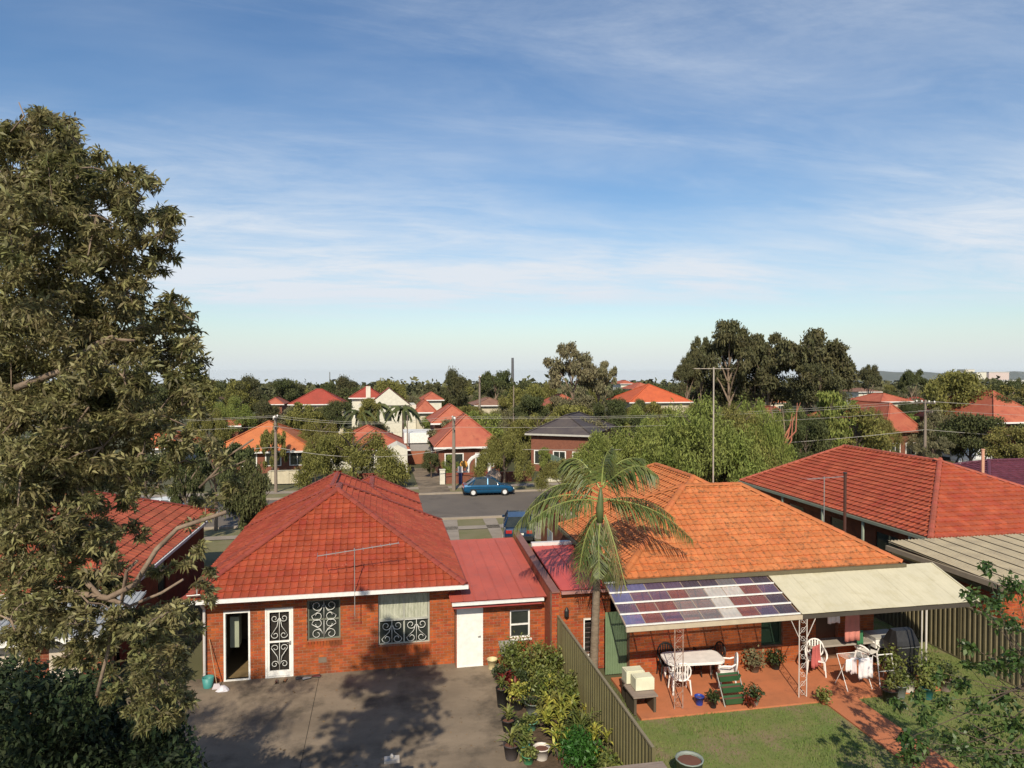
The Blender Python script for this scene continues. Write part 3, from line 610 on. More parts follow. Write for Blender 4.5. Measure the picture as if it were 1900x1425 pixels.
for c in range(NCc):
    for r in range(NR):
        xa, xb = X0 + (X1 - X0) * c / NCc, X0 + (X1 - X0) * (c + 1) / NCc; ya, yb = AY0 + (AY1 - AY0) * r / NR, AY0 + (AY1 - AY0) * (r + 1) / NR
        m = MB(); n = 8; vs = []
        for y in (ya + .01, yb - .01):
            for i in range(n + 1): vs.append((xa + .012 + (xb - xa - .024) * i / n, y, az(y) + .012 * (i % 2)))
        m.add(vs, [(i, i + 1, n + 2 + i, n + 1 + i) for i in range(n)]); m.build('clear_panel', PC[order[c][r]], AW)
for r in range(NR + 1):
    y = AY0 + (AY1 - AY0) * r / NR; m = MB(); m.beam((X0 - .04, y, az(y) + .035), (X1, y, az(y) + .035), .05, .035); m.build('batten', M_WHITE if r else M_GUT, AW)
for c in range(NCc + 1):
    x = X0 + (X1 - X0) * c / NCc; m = MB(); m.beam((x, AY0 + .03, az(AY0 + .03) - .035), (x, AY1, az(AY1) - .035), .035, .045); m.build('rafter', plain('rafter_tan', (.32, .24, .18), .6), AW)
m = MB(); m.box(X0 - .03, X1 + .05, AY0 - .05, AY0 + .02, AZ0 - .13, AZ0 - .01); m.build('front_beam', plain('beam_cream', (.46, .38, .28), .6), AW)
m = MB(); m.box(X1 + .02, X2, AY0 - .03, AY0 + .04, AZ0 - .13, AZ0 - .012); m.build('front_beam', plain('beam_dark', (.06, .05, .04), .6), AW)
x = X1 + .03; k = 0
while x < X2 - .01:
    xe = min(x + .74, X2); m = MB(); n = 16; dz = .004 * (k % 2)
    sl = .012 * (k * .5)
    m.add([(x + (xe - x) * i / n, y, az(y) + .04 + dz + (.006 if i % 4 == 0 else 0)) for y in (AY0 - .04, AY1 + .03) for i in range(n + 1)] + [(x + (xe - x) * i / n, y, az(y) + .03 + dz) for y in (AY0 - .04, AY1 + .03) for i in range(n + 1)],
          [(i, i + 1, n + 2 + i, n + 1 + i) for i in range(n)] + [(2 * n + 2 + i, 2 * n + 3 + i, i + 1, i) for i in range(n)] + [(3 * n + 3 + i + 1, 3 * n + 3 + i, 2 * n + 2 + i, 2 * n + 3 + i) for i in range(n)])
    m.build('awning_sheet', M_CREAM, AW); x = xe; k += 1
m = MB(); m.beam((X2, AY0 - .04, AZ0 + .03), (X2 + .0, AY1, AZ1 + .03), .05, .08); m.build('edge_flashing', M_CREAM, AW)
def lattice_post(x, y, z0, z1, w=.24):
    p = MB()
    for s in (-1, 1): p.tube([(x + s * w / 2, y, z0), (x + s * w / 2, y, z1)], .016, 5)
    n = 9
    for i in range(n):
        a = z0 + (z1 - z0) * i / n; b = z0 + (z1 - z0) * (i + 1) / n; s = 1 if i % 2 else -1
        p.tube([(x - s * w / 2, y, a), (x + s * w / 2, y, b)], .007, 4)
        c = (a + b) / 2; p.tube([(x + w * .28 * math.cos(t), y, c + w * .28 * math.sin(t)) for t in np.linspace(0, 2 * math.pi, 9)], .005, 4, False)
    p.build('lattice_post', M_RUST if x < 9 else plain('tube_white', (.55, .50, .46), .5), AW)
lattice_post(7.95, 17.42, .05, 2.36); lattice_post(11.72, 17.42, .05, 2.36)
p = MB(); p.tube([(15.75, 17.42, .05), (15.75, 17.42, 2.36)], .03, 6); p.tube([(15.6, 17.42, .05), (15.6, 17.42, 2.36)], .02, 6); p.build('post', MATS['tube_white'], AW)
for s in (-1, 1):
    p = MB(); p.tube([(11.72 + s * .1, 17.42, 1.7), (11.72 + s * .42, 17.42, 2.35)], .012, 4); p.build('brace', MATS['tube_white'], AW)
# ---------------------------------------------------------------- patio furniture
def T_(x, y, z=.05, a=0): return Matrix.Translation((x, y, z)) @ Matrix.Rotation(a, 4, 'Z')
tb = thing('patio_table', 'white plastic table with rounded corners under the tinted awning', 'table', (9.08, 19.0, .05))
m = MB(); T = T_(9.08, 18.95, .05, R(-4)); m.T = T; pts = []
hx, hy, r_ = .90, .46, .26
for cx_, cy_, a0 in ((hx - r_, hy - r_, 0), (-hx + r_, hy - r_, 90), (-hx + r_, -hy + r_, 180), (hx - r_, -hy + r_, 270)):
    for k in range(6): a = R(a0 + k * 18); pts.append((cx_ + r_ * math.cos(a), cy_ + r_ * math.sin(a)))
n = len(pts); m.add([(x, y, z) for z in (.66, .72) for x, y in pts] + [(x * .985, y * .97, .728) for x, y in pts], [(i, (i + 1) % n, n + (i + 1) % n, n + i) for i in range(n)] + [(n + i, n + (i + 1) % n, 2 * n + (i + 1) % n, 2 * n + i) for i in range(n)] + [tuple(range(2 * n, 3 * n)), tuple(range(n))[::-1]])
tt_ = m.build('tabletop', M_PLAST, tb)
for sx in (-1, 1):
    for sy in (-1, 1): m = MB(); m.T = T; m.add([(sx * .74 + a, sy * .34 + b, 0) for a, b in ((-.025, -.025), (.025, -.025), (.025, .025), (-.025, .025))] + [(sx * .70 + a, sy * .32 + b, .66) for a, b in ((-.045, -.045), (.045, -.045), (.045, .045), (-.045, .045))], [(0, 1, 5, 4), (1, 2, 6, 5), (2, 3, 7, 6), (3, 0, 4, 7), (0, 3, 2, 1)]); m.build('leg', M_PLAST, tb)
def plastic_chair(x, y, a, label, m_=M_PLAST, cat='chair', roundb=True, group='white plastic garden chairs on the patio'):
    t = thing('garden_chair', label, cat, (x, y, .05), group); T = T_(x, y, .05, a)       # faces local +Y
    s = MB(); s.T = T; s.add([(-.21, -.2, .40), (.21, -.2, .40), (.25, .24, .43), (-.25, .24, .43), (-.21, -.2, .435), (.21, -.2, .435), (.25, .24, .46), (-.25, .24, .46)], [(0, 3, 2, 1), (4, 5, 6, 7), (0, 1, 5, 4), (1, 2, 6, 5), (2, 3, 7, 6), (3, 0, 4, 7)]); s.build('seat', m_, t)
    for sx in (-1, 1):
        for sy in (-1, 1): l = MB(); l.T = T; l.tube([(sx * .27, sy * .25, 0), (sx * .23, sy * .2, .42)], [.018, .028], 6); l.build('leg', m_, t)
        ar = MB(); ar.T = T; ar.tube([(sx * .24, .22, .44), (sx * .29, .25, .60), (sx * .30, .12, .655), (sx * .29, -.12, .66), (sx * .25, -.23, .72)], [.022, .026, .03, .028, .022], 6); ar.build('armrest', m_, t, smooth=True)
    b = MB(); b.T = T; pr = [(.24 * math.sin(q) if roundb else .24 * max(-1, min(1, 1.6 * math.sin(q))), -.24 - .10 * (.68 - .27 * math.cos(q) - .42), .68 - .27 * math.cos(q)) for q in np.linspace(0, 2 * math.pi, 19)]
    b.tube(pr, .024, 6, False); bo = b.build('backrest', m_, t, smooth=True)
    for k in (-2, -1, 0, 1, 2):
        hgt = .25 * math.sqrt(1 - (k / 3.1) ** 2); q = MB(); q.T = T; q.beam((k * .075, -.24 - .1 * (.26 - hgt), .68 - hgt), (k * .075, -.24 - .1 * (.26 + hgt), .68 + hgt), .035, .012); q.build('slat', m_, bo)
    return t
plastic_chair(8.42, 18.38, R(-8), 'white plastic garden chair with its back to the camera in front of the table')
plastic_chair(9.98, 18.55, R(68), 'white round-backed plastic chair at the right end of the table')
plastic_chair(9.9, 19.25, R(100), 'dark covered chair pushed behind the round-backed white chair', M_BLACK, group=None)
plastic_chair(8.45, 19.3, R(172), 'dark plastic chair tucked behind the left end of the white table', M_BLACK, group=None)
plastic_chair(9.2, 19.36, R(180), 'dark plastic chair behind the middle of the white table', M_BLACK, group=None)
def cloth(name, label, cat, x0, x1, y, z0, z1, m_, ang=0, fold=.02, group=None):
    c = MB(); c.T = Matrix.Translation(((x0 + x1) / 2, y, 0)) @ Matrix.Rotation(ang, 4, 'Z'); w = x1 - x0; n = 14; rws = 7
    vs = [(-w / 2 + w * i / n, fold * math.sin(i * 1.1 + j * .35) * (j / rws) ** .7, z1 + (z0 - z1) * j / rws - .015 * math.sin(i * .5) * j / rws) for j in range(rws + 1) for i in range(n + 1)]
    c.add(vs, [(j * (n + 1) + i, j * (n + 1) + i + 1, (j + 1) * (n + 1) + i + 1, (j + 1) * (n + 1) + i) for j in range(rws) for i in range(n)])
    o = c.build(name, m_, None, smooth=True); props(o, label, cat, group); sm = o.modifiers.new('thickness', 'SOLIDIFY'); sm.thickness = .006; return o
CW = plain('towel_white', (.74, .68, .68), .9); CP = plain('towel_pink', (.55, .20, .16), .9); CR = plain('cushion_red', (.42, .10, .09), .9)
plastic_chair(13.05, 18.75, R(150), 'white plastic chair beneath the cream awning with a red cloth over it'); cloth('red_cloth', 'dusty red cloth draped over the back of a white patio chair', 'cloth', 12.7, 13.1, 18.52, .35, 1.0, CR, R(25), .05)
plastic_chair(15.0, 19.0, R(200), 'white plastic chair deep under the cream awning beneath the hanging towel')
LN = MB(); LN.tube([(12.2, 18.75, 2.18), (14.4, 18.75, 2.10), (16.9, 18.75, 2.18)], .006, 4); props(LN.build('clothes_line', M_GREYM), 'clothes line strung under the cream awning', 'line')
cloth('towel', 'long faded pink towel hanging under the cream awning', 'towel', 14.05, 14.55, 18.74, .95, 2.10, CP)
cloth('cloth', 'small white cloth hanging to the left of the pink towel', 'cloth', 13.45, 13.85, 18.74, 1.55, 2.10, CW); cloth('cloth', 'folded white cloth at the left end of the clothes line', 'cloth', 12.85, 13.3, 18.74, 1.85, 2.14, CW)
cloth('cloth', 'pale cloth hanging to the right of the pink towel', 'cloth', 14.65, 15.3, 18.74, 1.8, 2.13, CW)
cloth('cloth', 'green cloth hanging low beside the pink towel', 'cloth', 14.6, 14.8, 18.9, .75, 1.2, plain('cloth_green', (.04, .16, .07), .9))
# clothes airer
t = thing('clothes_airer', 'folding white clothes airer hung with white towels near the patio edge', 'clothes airer', (13.6, 17.75, .05))
for y in (17.5, 18.0):
    m = MB(); s = 1 if y > 17.7 else -1
    m.tube([(13.2, 17.75 - s * .28, .05), (13.2, 17.75 + s * .22, .95), (14.0, 17.75 + s * .22, .95), (14.0, 17.75 - s * .28, .05)], .012, 5); m.build('frame', M_WHITE, t)
for i in range(6): m = MB(); y = 17.55 + i * .08; m.tube([(13.2, y, .95), (14.0, y, .95)], .006, 4); m.build('rail', M_WHITE, t)
cloth('towel', 'white towel hanging over the front right of the clothes airer', 'towel', 13.58, 14.02, 17.50, .38, .97, CW, R(-3)); cloth('towel', 'narrow white towel on the left half of the clothes airer', 'towel', 13.16, 13.36, 17.51, .62, .97, CW); cloth('towel', 'white towel folded on the middle rails of the airer', 'towel', 13.36, 13.56, 17.58, .5, .98, plain('towel_print', (.66, .55, .55), .9))
t = thing('walking_frame', 'white tubular walking frame standing by the potted plants', 'walking frame', (14.6, 17.8, .05))
for s in (-1, 1): m = MB(); m.tube([(14.6 + s * .27, 17.55, .05), (14.6 + s * .24, 17.72, .85)], .015, 6); m.tube([(14.6 + s * .27, 18.1, .05), (14.6 + s * .24, 17.9, .85), (14.6 + s * .24, 17.72, .85)], .015, 6); m.build('side_frame', M_PLAST, t)
m = MB(); m.tube([(14.36, 17.72, .84), (14.36, 17.70, .93), (14.84, 17.70, .93), (14.84, 17.72, .84)], .015, 6); m.tube([(14.35, 17.66, .45), (14.85, 17.66, .45)], .013, 6); m.build('cross_bar', M_PLAST, t)
# chest and bench at the back of the patio
t = thing('storage_table', 'long pale-topped table at the back beneath the cream awning', 'table', (14.2, 19.3, .05)); m = MB(); m.box(13.0, 15.2, 18.95, 19.5, .72, .78); m.build('tabletop', plain('table_grey', (.34, .30, .25), .6), t)
for x in (13.1, 15.1):
    for y in (19.0, 19.45): m = MB(); m.box(x - .03, x + .03, y - .03, y + .03, .05, .72); m.build('leg', M_BLACK, t)
t = thing('white_box', 'white lidded box standing at the right end of the back table', 'box', (15.75, 19.2, .05)); m = MB(); m.box(15.3, 16.15, 18.95, 19.5, .55, .85); m.build('carton', M_WHITE, t); m = MB(); m.box(15.27, 16.18, 18.92, 19.53, .852, .90); m.build('lid', plain('lid_grey', (.42, .40, .36), .6), t); m = MB(); m.box(15.35, 16.1, 19.0, 19.45, .05, .548); m.build('base', M_BLACK, t)
t = thing('covered_barbecue', 'tall barbecue shrouded in a black cover at the right of the patio', 'barbecue', (15.95, 18.35, .05)); m = MB(); q = []
for z, w, d in ((.05, .40, .36), (.5, .34, .28), (.95, .40, .30), (1.08, .36, .26), (1.35, .30, .12)): q += [(15.75 + w * sx * (1 if k else 1), 18.4 + d * sy, z) for k, (sx, sy) in enumerate(((-1, -1), (0, -1.15), (1, -1), (1.1, 0), (1, 1), (0, 1.1), (-1, 1), (-1.1, 0)))]
m.add(q, [(i * 8 + k, i * 8 + (k + 1) % 8, i * 8 + 8 + (k + 1) % 8, i * 8 + 8 + k) for i in range(4) for k in range(8)] + [tuple(range(32, 40))]); m.build('cover', plain('black_cover', (.02, .02, .022), .5, bump=.5, bscale=6), t); m = MB(); m.tube([(15.35, 18.05, .9), (16.1, 18.05, .9)], .015, 6); m.build('handle', M_GREYM, t)
# tiered planter
t = thing('tiered_planter', 'green three-tier trough planter on the patio edge', 'planter', (9.6, 17.5, .05))
for k in range(3):
    y = 17.36 + k * .17; z = .10 + k * .24; m = MB(); m.add([(9.3, y - .07, z), (9.86, y - .07, z), (9.86, y + .07, z), (9.3, y + .07, z), (9.25, y - .11, z + .17), (9.91, y - .11, z + .17), (9.91, y + .11, z + .17), (9.25, y + .11, z + .17)], [(0, 3, 2, 1), (0, 1, 5, 4), (1, 2, 6, 5), (2, 3, 7, 6), (3, 0, 4, 7)]); tr = m.build('trough', plain('trough_green', (.03, .09, .035), .5), t)
    m = MB(); m.box(9.285, 9.875, y - .07, y + .07, z + .115, z + .125); m.build('soil', plain('potting', (.14, .06, .04), .9), tr)
for x in (9.25, 9.91): m = MB(); m.beam((x, 17.27, .05), (x, 17.78, .80), .025); m.build('stand', plain('stand_grey', (.30, .30, .27), .6), t)
# ---------------------------------------------------------------- fences
def ribbed_fence(name, label, X, y0, y1, h, face, ms, mc, rib=.195, sheetw=.78, post=2.34, z=0):
    """steel sheet fence along Y; ribs proud of side face (-1 = west)"""
    t = thing(name, label, 'fence', (X, (y0 + y1) / 2, z)); y = y0; me = None
    n = int(round((y1 - y0) / sheetw)); sw = (y1 - y0) / n; rp = sw / 4
    s = MB(); prof = []
    for k in range(4):
        q = k * rp
        for dy, o in ((0, 0), (rp * .52, 0), (rp * .60, .03), (rp * .92, .03)): prof.append((q + dy, o))
    prof.append((sw, 0)); k = len(prof)
    s.add([(face * o, a, .03) for a, o in prof] + [(face * o, a, h - .02) for a, o in prof], [(i, i + 1, k + i + 1, k + i) if face > 0 else (i + 1, i, k + i, k + i + 1) for i in range(k - 1)])
    me = s.mesh('fence_sheet', ms)
    for i in range(n): o = link('fence_sheet', me, t); o.location = (X, y0 + i * sw, z)
    m = MB(); m.box(X - .03, X + .03, y0, y1, z + h - .03, z + h + .015); m.build('top_rail', mc, t)
    m = MB(); m.box(X - .028, X + .032, y0, y1, z + .0, z + .05); m.build('bottom_rail', ms, t)
    for i in range(int((y1 - y0) / post) + 2):
        yy = min(y0 + i * post, y1); m = MB(); m.box(X - .035, X + .035, yy - .02, yy + .02, z, z + h + .01); m.build('post', ms, t)
    return t
ribbed_fence('steel_fence', 'olive ribbed steel fence between the concrete yard and the lawn', 5.28, 12.75, 20.28, 1.8, -1, M_OLIVE, M_OLIVEC)
ribbed_fence('steel_fence', 'tan ribbed steel fence along the right side of the lawn', 18.35, 9.5, 24.2, 1.8, -1, mat('fence_tan', (.17, .14, .08), (.13, .11, .065), .6, 2), M_OLIVEC)
t = thing('timber_bench', 'weathered grey timber ledge at the near end of the olive fence', 'ledge', (4.5, 12.4, 0))
for i in range(3): m = MB(); y = 12.62 - i * .19; m.box(3.5, 5.42, y - .18, y, 1.55, 1.59 + .003 * i); m.build('plank', mat('timber_grey', (.27, .21, .17), (.19, .145, .12), .85, 3, stretch=(.5, 8, 8), bump=.3), t)
for x in (3.7, 5.2): m = MB(); m.box(x - .04, x + .04, 12.2, 12.28, 0, 1.54); m.build('leg', MATS['timber_grey'], t)
t = thing('post', 'grey post top with small knob in the middle of the concrete yard', 'post', (.35, 15.6, 0)); a_ = at(727, 1412, 14.6); m = MB(); m.tube([(a_.x, a_.y, 0), (a_.x, a_.y, a_.z)], .03, 8); m.build('pole', M_GREYM, t); m = MB(); m.box(a_.x - .16, a_.x + .16, a_.y - .10, a_.y + .10, a_.z, a_.z + .06); m.lathe((a_.x, a_.y, a_.z + .061), [(.03, 0), (.05, .03), (.03, .07)], 8) if False else None; m.build('cap', plain('post_cap', (.42, .38, .34), .6), t); m = MB(); m.lathe((a_.x, a_.y, a_.z + .061), [(.03, 0), (.05, .04), (.02, .09)], 8); m.build('knob', MATS['post_cap'], t)
# ---------------------------------------------------------------- brick-red house on the right and its annexes
HD = thing('red_roof_house', 'low house with broad brick-red tiled hip roof at the right, beyond the orange roof', 'house', (26.6, 31, 0))
BD = [blk(21.3, 32.0, 23.4, 38.1, 2.7, .42, pn=.94)]
roof(HD, BD, M_TILE_D, M_CAP_D, faces='SW', lip=.065); 
m = MB(); m.box(21.18, 21.295, 23.4, 38.1, 2.58, 2.70); m.build('gutter', plain('gutter_green', (.20, .22, .17), .5), HD); m = MB(); m.box(21.3, 32, 23.28, 23.395, 2.58, 2.7); m.build('gutter', MATS['gutter_green'], HD)
wall(HD, (21.9, 37.6, 0), R(-90), 13.8, 2.66, [(1.2, 2.4, .9, 2.1), (3.6, 5.0, .9, 2.1), (7.2, 8.4, .9, 2.1), (10.4, 11.8, .9, 2.1)], bricks=False, mb_=M_BRICK_D); wall(HD, (21.9, 23.9, 0), 0, 9.6, 2.66, bricks=False, mb_=M_BRICK_D)
for a, b in ((1.2, 2.4), (3.6, 5.0), (7.2, 8.4), (10.4, 11.8)): m = MB(); m.box(21.95, 22.0, 37.6 - b, 37.6 - a, .9, 2.1); m.build('window', M_GLASS, HD)
for y in (24.4, 27.2, 30.1, 33.5, 36.2): m = MB(); m.box(21.24, 21.32, y, y + .09, 0, 2.58); m.build('post', plain('post_green', (.30, .34, .27), .6), HD)
HF = thing('carport', 'flat tan corrugated roof annexe in front of the brick-red roof at the right', 'carport', (24, 21, 0))
skillion(HF, 19.3, 31, 18.4, 2.52, 23.3, 2.72, mat('roof_sheet_tan', (.52, .44, .30), (.44, .37, .25), .6, 1.5, stain=((.36, .30, .21), 1.2, .5, .75)), ribh=.035, rib=.15, pitch=.75)
m = MB(); m.box(19.2, 19.29, 18.35, 23.3, 2.38, 2.56); m.build('fascia', plain('fascia_tan', (.30, .24, .17), .6), HF); m = MB(); m.box(19.2, 31, 18.28, 18.39, 2.34, 2.53); m.build('gutter', plain('gut_dark', (.14, .11, .08), .6), HF); m = MB(); m.box(19.4, 19.48, 18.5, 23.2, 2.15, 2.36); m.build('beam', M_OLIVE, HF)
wall(HF, (19.6, 23.2, 0), R(-90), 4.6, 2.45, nmax=200, mb_=M_BRICK); wall(HF, (19.61, 18.6, 0), 0, 6, 2.45, [(1.4, 2.3, 0, 2.1)], nmax=60)
m = MB(); m.box(21.02, 21.88, 18.66, 18.7, .02, 2.08); m.build('door', plain('door_grey', (.30, .29, .27), .7), HF)
t = thing('roof_vent', 'white pipe vent standing on the tan corrugated roof', 'vent', (25.2, 20.2, 2.7)); p_ = Vector((24.9, 21.0, 2.66)); m = MB(); m.lathe(p_, [(.07, 0), (.07, .42)], 8); m.build('pipe', M_WHITE, t); m = MB(); m.lathe(p_, [(.17, 0), (.15, .02), (.08, .05)], 10, False); m.build('flashing', M_GREYM, t)
t = thing('maroon_roof_house', 'house with dark maroon tiled roof partly behind the brick-red roof at the right edge', 'house', (40, 40, 0))
roof(t, [blk(38.5, 60, 37.5, 45, 1.9, .30)], M_TILE_M, plain('cap_maroon', (.11, .03, .05), .6), nfull=40, faces='SW'); wall(t, (39, 38, 0), 0, 16, 1.85, bricks=False, mb_=M_BRICK_D); wall(t, (39, 44.5, 0), R(-90), 6, 1.85, bricks=False, mb_=M_BRICK_D)
t = thing('vent_pipe', 'tall dark brown pipe rising between the orange roof and the brick-red roof', 'pipe', (17, 22.75, 0)); m = MB(); m.tube([(17, 22.75, 0), (17, 22.75, 5.5)], .055, 8); m.build('pipe', plain('pipe_brown', (.06, .022, .015), .6), t); m = MB(); m.lathe((17, 22.75, 5.5), [(.075, 0), (.075, .05)], 8); m.build('cap', M_BLACK, t)
t = thing('pale_pipe', 'thin pale orange pipe standing behind the right hip of the brick-red roof', 'pipe', (32.4, 31, 0)); q_ = at(1824, 835, 38); m = MB(); m.tube([(q_.x, q_.y, 0), (q_.x, q_.y, q_.z)], .08, 7); m.build('pipe', plain('pipe_orange', (.55, .30, .20), .7), t); m = MB(); m.lathe((q_.x, q_.y, q_.z), [(.1, 0), (.1, .06)], 7); m.build('cap', MATS['pipe_orange'], t)
yagi('tv_mast', 'very tall thin aerial mast on the orange tiled roof, higher than the trees', 12.93, 25.2, 4.9, 9.5, R(176), 1.5, 7, .2, mc=plain('mast_pale', (.48, .42, .36), .5, metal=.3), mr=.028)
yagi('tv_aerial', 'TV aerial on the roof slope of the brick-red tiled house', 19.5, 27.5, 2.5, 4.6, R(10), 2.2, 9, .25)
t = thing('shade_dome', 'pale weathered tarpaulin mound in the gap between the orange and brick-red roofs', 'tarpaulin', (18.6, 26, 0)); m = MB(); m.lathe((18.9, 25.6, 0), [(1.0, 0), (.95, 1.6), (.75, 2.1), (.35, 2.35), (.05, 2.4)], 12); m.build('cover', plain('tarp', (.46, .40, .38), .8), t, smooth=True); m = MB(); m.lathe((18.9, 25.6, 2.4), [(.06, 0), (.04, .08)], 8); m.build('knob', M_WHITE, t)
# ---------------------------------------------------------------- house at the left behind the big tree
HE = thing('left_neighbour_house', 'house with dull red tiled roof half hidden behind the big tree at the left', 'house', (-12, 28, 0))
roof(HE, [blk(-18.5, -7.75, 22.6, 34.2, 2.7, .44)], mat('tile_dull_red', (.27, .045, .025), (.34, .07, .04), .7, 2, rand=.2, bump=.2), M_CAP_A, faces='SE', nfull=300); eaves(HE, blk(-18.5, -7.75, 22.6, 34.2, 2.7, .44), 'ES')
wall(HE, (-8.2, 23.1, 0), R(90), 10.6, 2.65, bricks=False, mb_=M_BRICK_D, holes=[(4, 5, .9, 2.1)]); wall(HE, (-18, 23.1, 0), 0, 9.8, 2.65, bricks=True, nmax=120, mb_=M_BRICK_D)
m = MB(); m.box(-8.3, -8.25, 27.1, 28.1, .9, 2.1); m.build('window', M_GLASS, HE)
t = thing('porch', 'grey corrugated lean-to roof with white gutter and pale doors at the lower left', 'porch', (-11, 21, 0))
skillion(t, -17, -7.1, 19.9, 2.25, 22.4, 2.62, mat('roof_sheet_grey', (.32, .33, .34), (.26, .27, .28), .5, 2), ribh=.03, rib=.15)
m = MB(); m.box(-17, -7.1, 19.8, 19.89, 2.12, 2.26); m.build('gutter', M_GUT, t); wall(t, (-17, 20.4, 0), 0, 9.6, 2.1, [(4.2, 5.3, 0, 2.05)], nmax=60, mb_=M_BRICK_D)
for x0, x1 in ((-11.1, -9.5), (-8.9, -8.1)): m = MB(); m.box(x0, x1, 20.34, 20.37, .1, 1.95); m.build('panel', plain('panel_cream', (.50, .42, .34), .7), t)
# ---------------------------------------------------------------- cars
def wheel(par, x, y, z, r, s=1):
    w = MB(); w.T = Matrix.Translation((x, y, z)) @ Matrix.Rotation(R(90), 4, 'X'); w.lathe((0, 0, -.09), [(r * .6, 0), (r, .02), (r, .16), (r * .6, .18)], 16); wo = w.build('wheel', M_BLACK, par)
    m = MB(); m.T = Matrix.Translation((x, y + s * .095, z)) @ Matrix.Rotation(R(90), 4, 'X'); m.lathe((0, 0, -.01), [(r * .62, 0), (r * .55, .022), (.05, .012)], 12); m.build('hubcap', plain('hub', (.62, .62, .62), .4), wo)
def car(label, paint, group=None, L_=4.15):
    t = thing('parked_car', label, 'car', (0, 0, 0), group); r = .30       # built along +X, front at +X
    st = [(-2.07, .38, .72, .74), (-2.02, .34, .90, .80), (-1.5, .26, .94, .84), (-.9, .24, .93, .85), (0, .24, .92, .85), (.8, .24, .90, .85), (1.3, .26, .84, .83), (1.85, .30, .70, .78), (2.06, .36, .58, .68)]
    b = MB(); vs = []
    for x, z0, z1, w in st: vs += [(x, -w * .92, z0), (x, -w, z0 + .12), (x, -w, z1 - .14), (x, -w * .9, z1), (x, 0, z1 + .025), (x, w * .9, z1), (x, w, z1 - .14), (x, w, z0 + .12), (x, w * .92, z0)]
    n = 9; b.add(vs, [(i * n + k, (i + 1) * n + k, (i + 1) * n + k + 1, i * n + k + 1) for i in range(len(st) - 1) for k in range(n - 1)] + [tuple(range(n))[::-1], tuple(range((len(st) - 1) * n, len(st) * n))] + [((i + 1) * n, i * n, i * n + n - 1, (i + 1) * n + n - 1) for i in range(len(st) - 1)])
    bo = b.build('body', paint, t, smooth=False)
    c = MB(); g = [(-1.80, .93, .74), (-1.15, 1.33, .60), (-.2, 1.40, .60), (.35, 1.36, .60), (1.15, .90, .74)]
    vs = []
    for x, z, w in g: vs += [(x, -w, z), (x, 0, z + .02), (x, w, z)]
    lo = [(-1.75, .9, .80), (-1.2, .9, .80), (-.2, .9, .80), (.35, .9, .80), (1.15, .88, .78)]
    for x, z, w in lo: vs += [(x, -w, z), (x, w, z)]
    k = 15; fs = [(i * 3 + j, (i + 1) * 3 + j, (i + 1) * 3 + j + 1, i * 3 + j + 1) for i in (1, 2) for j in (0, 1)]
    c.add(vs[:15], fs); c.build('car_roof', paint, t)
    gl = MB(); gl.add(vs, [(i * 3, k + i * 2, k + i * 2 + 2, i * 3 + 3) for i in range(4)] + [(i * 3 + 2, i * 3 + 5, k + i * 2 + 3, k + i * 2 + 1) for i in range(4)] + [(0, 3, 4, 1), (1, 4, 5, 2), (9, 12, 13, 10), (10, 13, 14, 11)]); gl.build('window', M_GLASS, t)
    for s in (-1, 1):
        for a in ((-1.15, 1.33, -1.35, .93), (-.1, 1.39, -.12, .93), (.35, 1.37, 1.1, .91), (-1.15, 1.33, -1.72, .95)): q = MB(); q.beam((a[0], s * .607, a[1]), (a[2], s * .80, a[3]), .06, .05); q.build('pillar', paint, t)
        for x in (-1.3, 1.28): wheel(t, x, s * .78, r, r, s)
        q = MB(); q.box(.72, .84, s * .86 - .07, s * .86 + .07, .93, 1.05); q.build('wing_mirror', paint, t)
        q = MB(); q.box(1.98, 2.075, s * .52 - .14, s * .52 + .14, .50, .60); q.build('headlight', plain('lamp_glass', (.7, .7, .66), .2), t)
        q = MB(); q.box(-2.085, -2.0, s * .56 - .16, s * .56 + .16, .68, .84); q.build('tail_light', plain('tail_red', (.35, .02, .02), .3), t)
    q = MB(); q.box(-2.13, -2.0, -.75, .75, .34, .54); q.build('bumper', M_BLACK, t); q = MB(); q.box(1.95, 2.12, -.68, .68, .26, .44); q.build('bumper', M_BLACK, t)
    q = MB(); q.box(-2.09, -2.071, -.24, .24, .60, .70); q.build('number_plate', M_WHITE, t)
    q = MB(); q.beam((-1.6, -.86, .58), (1.5, -.86, .56), .012, .03); q.build('side_strip', M_BLACK, t)
    return t
c1 = car('teal blue hatchback parked side-on at the far kerb of the street', plain('paint_teal', (.006, .08, .18), .3, metal=.35, coat=.6)); c1.location = (8.25, 54.0, -.488); c1.rotation_euler = (0, 0, R(-2)); c1.scale = (.97, .97, .97)
c2 = car('dark navy car parked on the driveway behind the bright pink roofed shed', plain('paint_navy', (.006, .03, .085), .3, metal=.3, coat=.6)); c2.location = (7.55, 38.0, gz(0, 38) + .02); c2.rotation_euler = (0, 0, R(80)); c2.scale = (1.05, 1.0, 1.05)
c3 = car('white station wagon on the street seen through the left tree above the dull red roof', plain('paint_white', (.75, .74, .72), .3, coat=.5)); p = at(352, 925, 50); c3.location = (p.x, 47.6, -.488); c3.rotation_euler = (0, 0, R(2)); c3.scale = (1.15, 1.05, 1.15)
c4 = copy_tree(c3, at(1455, 870, 62) * Vector((1, 1, 0)).length * 0 + Vector((at(1455, 870, 60).x, 56, -.45)), R(90), 'small white car end-on behind the tree trunks left of the brick-red roof', (1, 1, 1))
p = at(1790, 850, 66); c5 = copy_tree(c3, (p.x, p.y, gz(p.x, p.y) + .9), R(10), 'white van-sized vehicle parked behind shrubs right of the grey power pole', (1.5, 1.1, 1.7))
p = at(25, 930, 48); c6 = copy_tree(c1, (p.x, 47.5, -.488), R(0), 'blue car glimpsed through the tree at the far left edge')
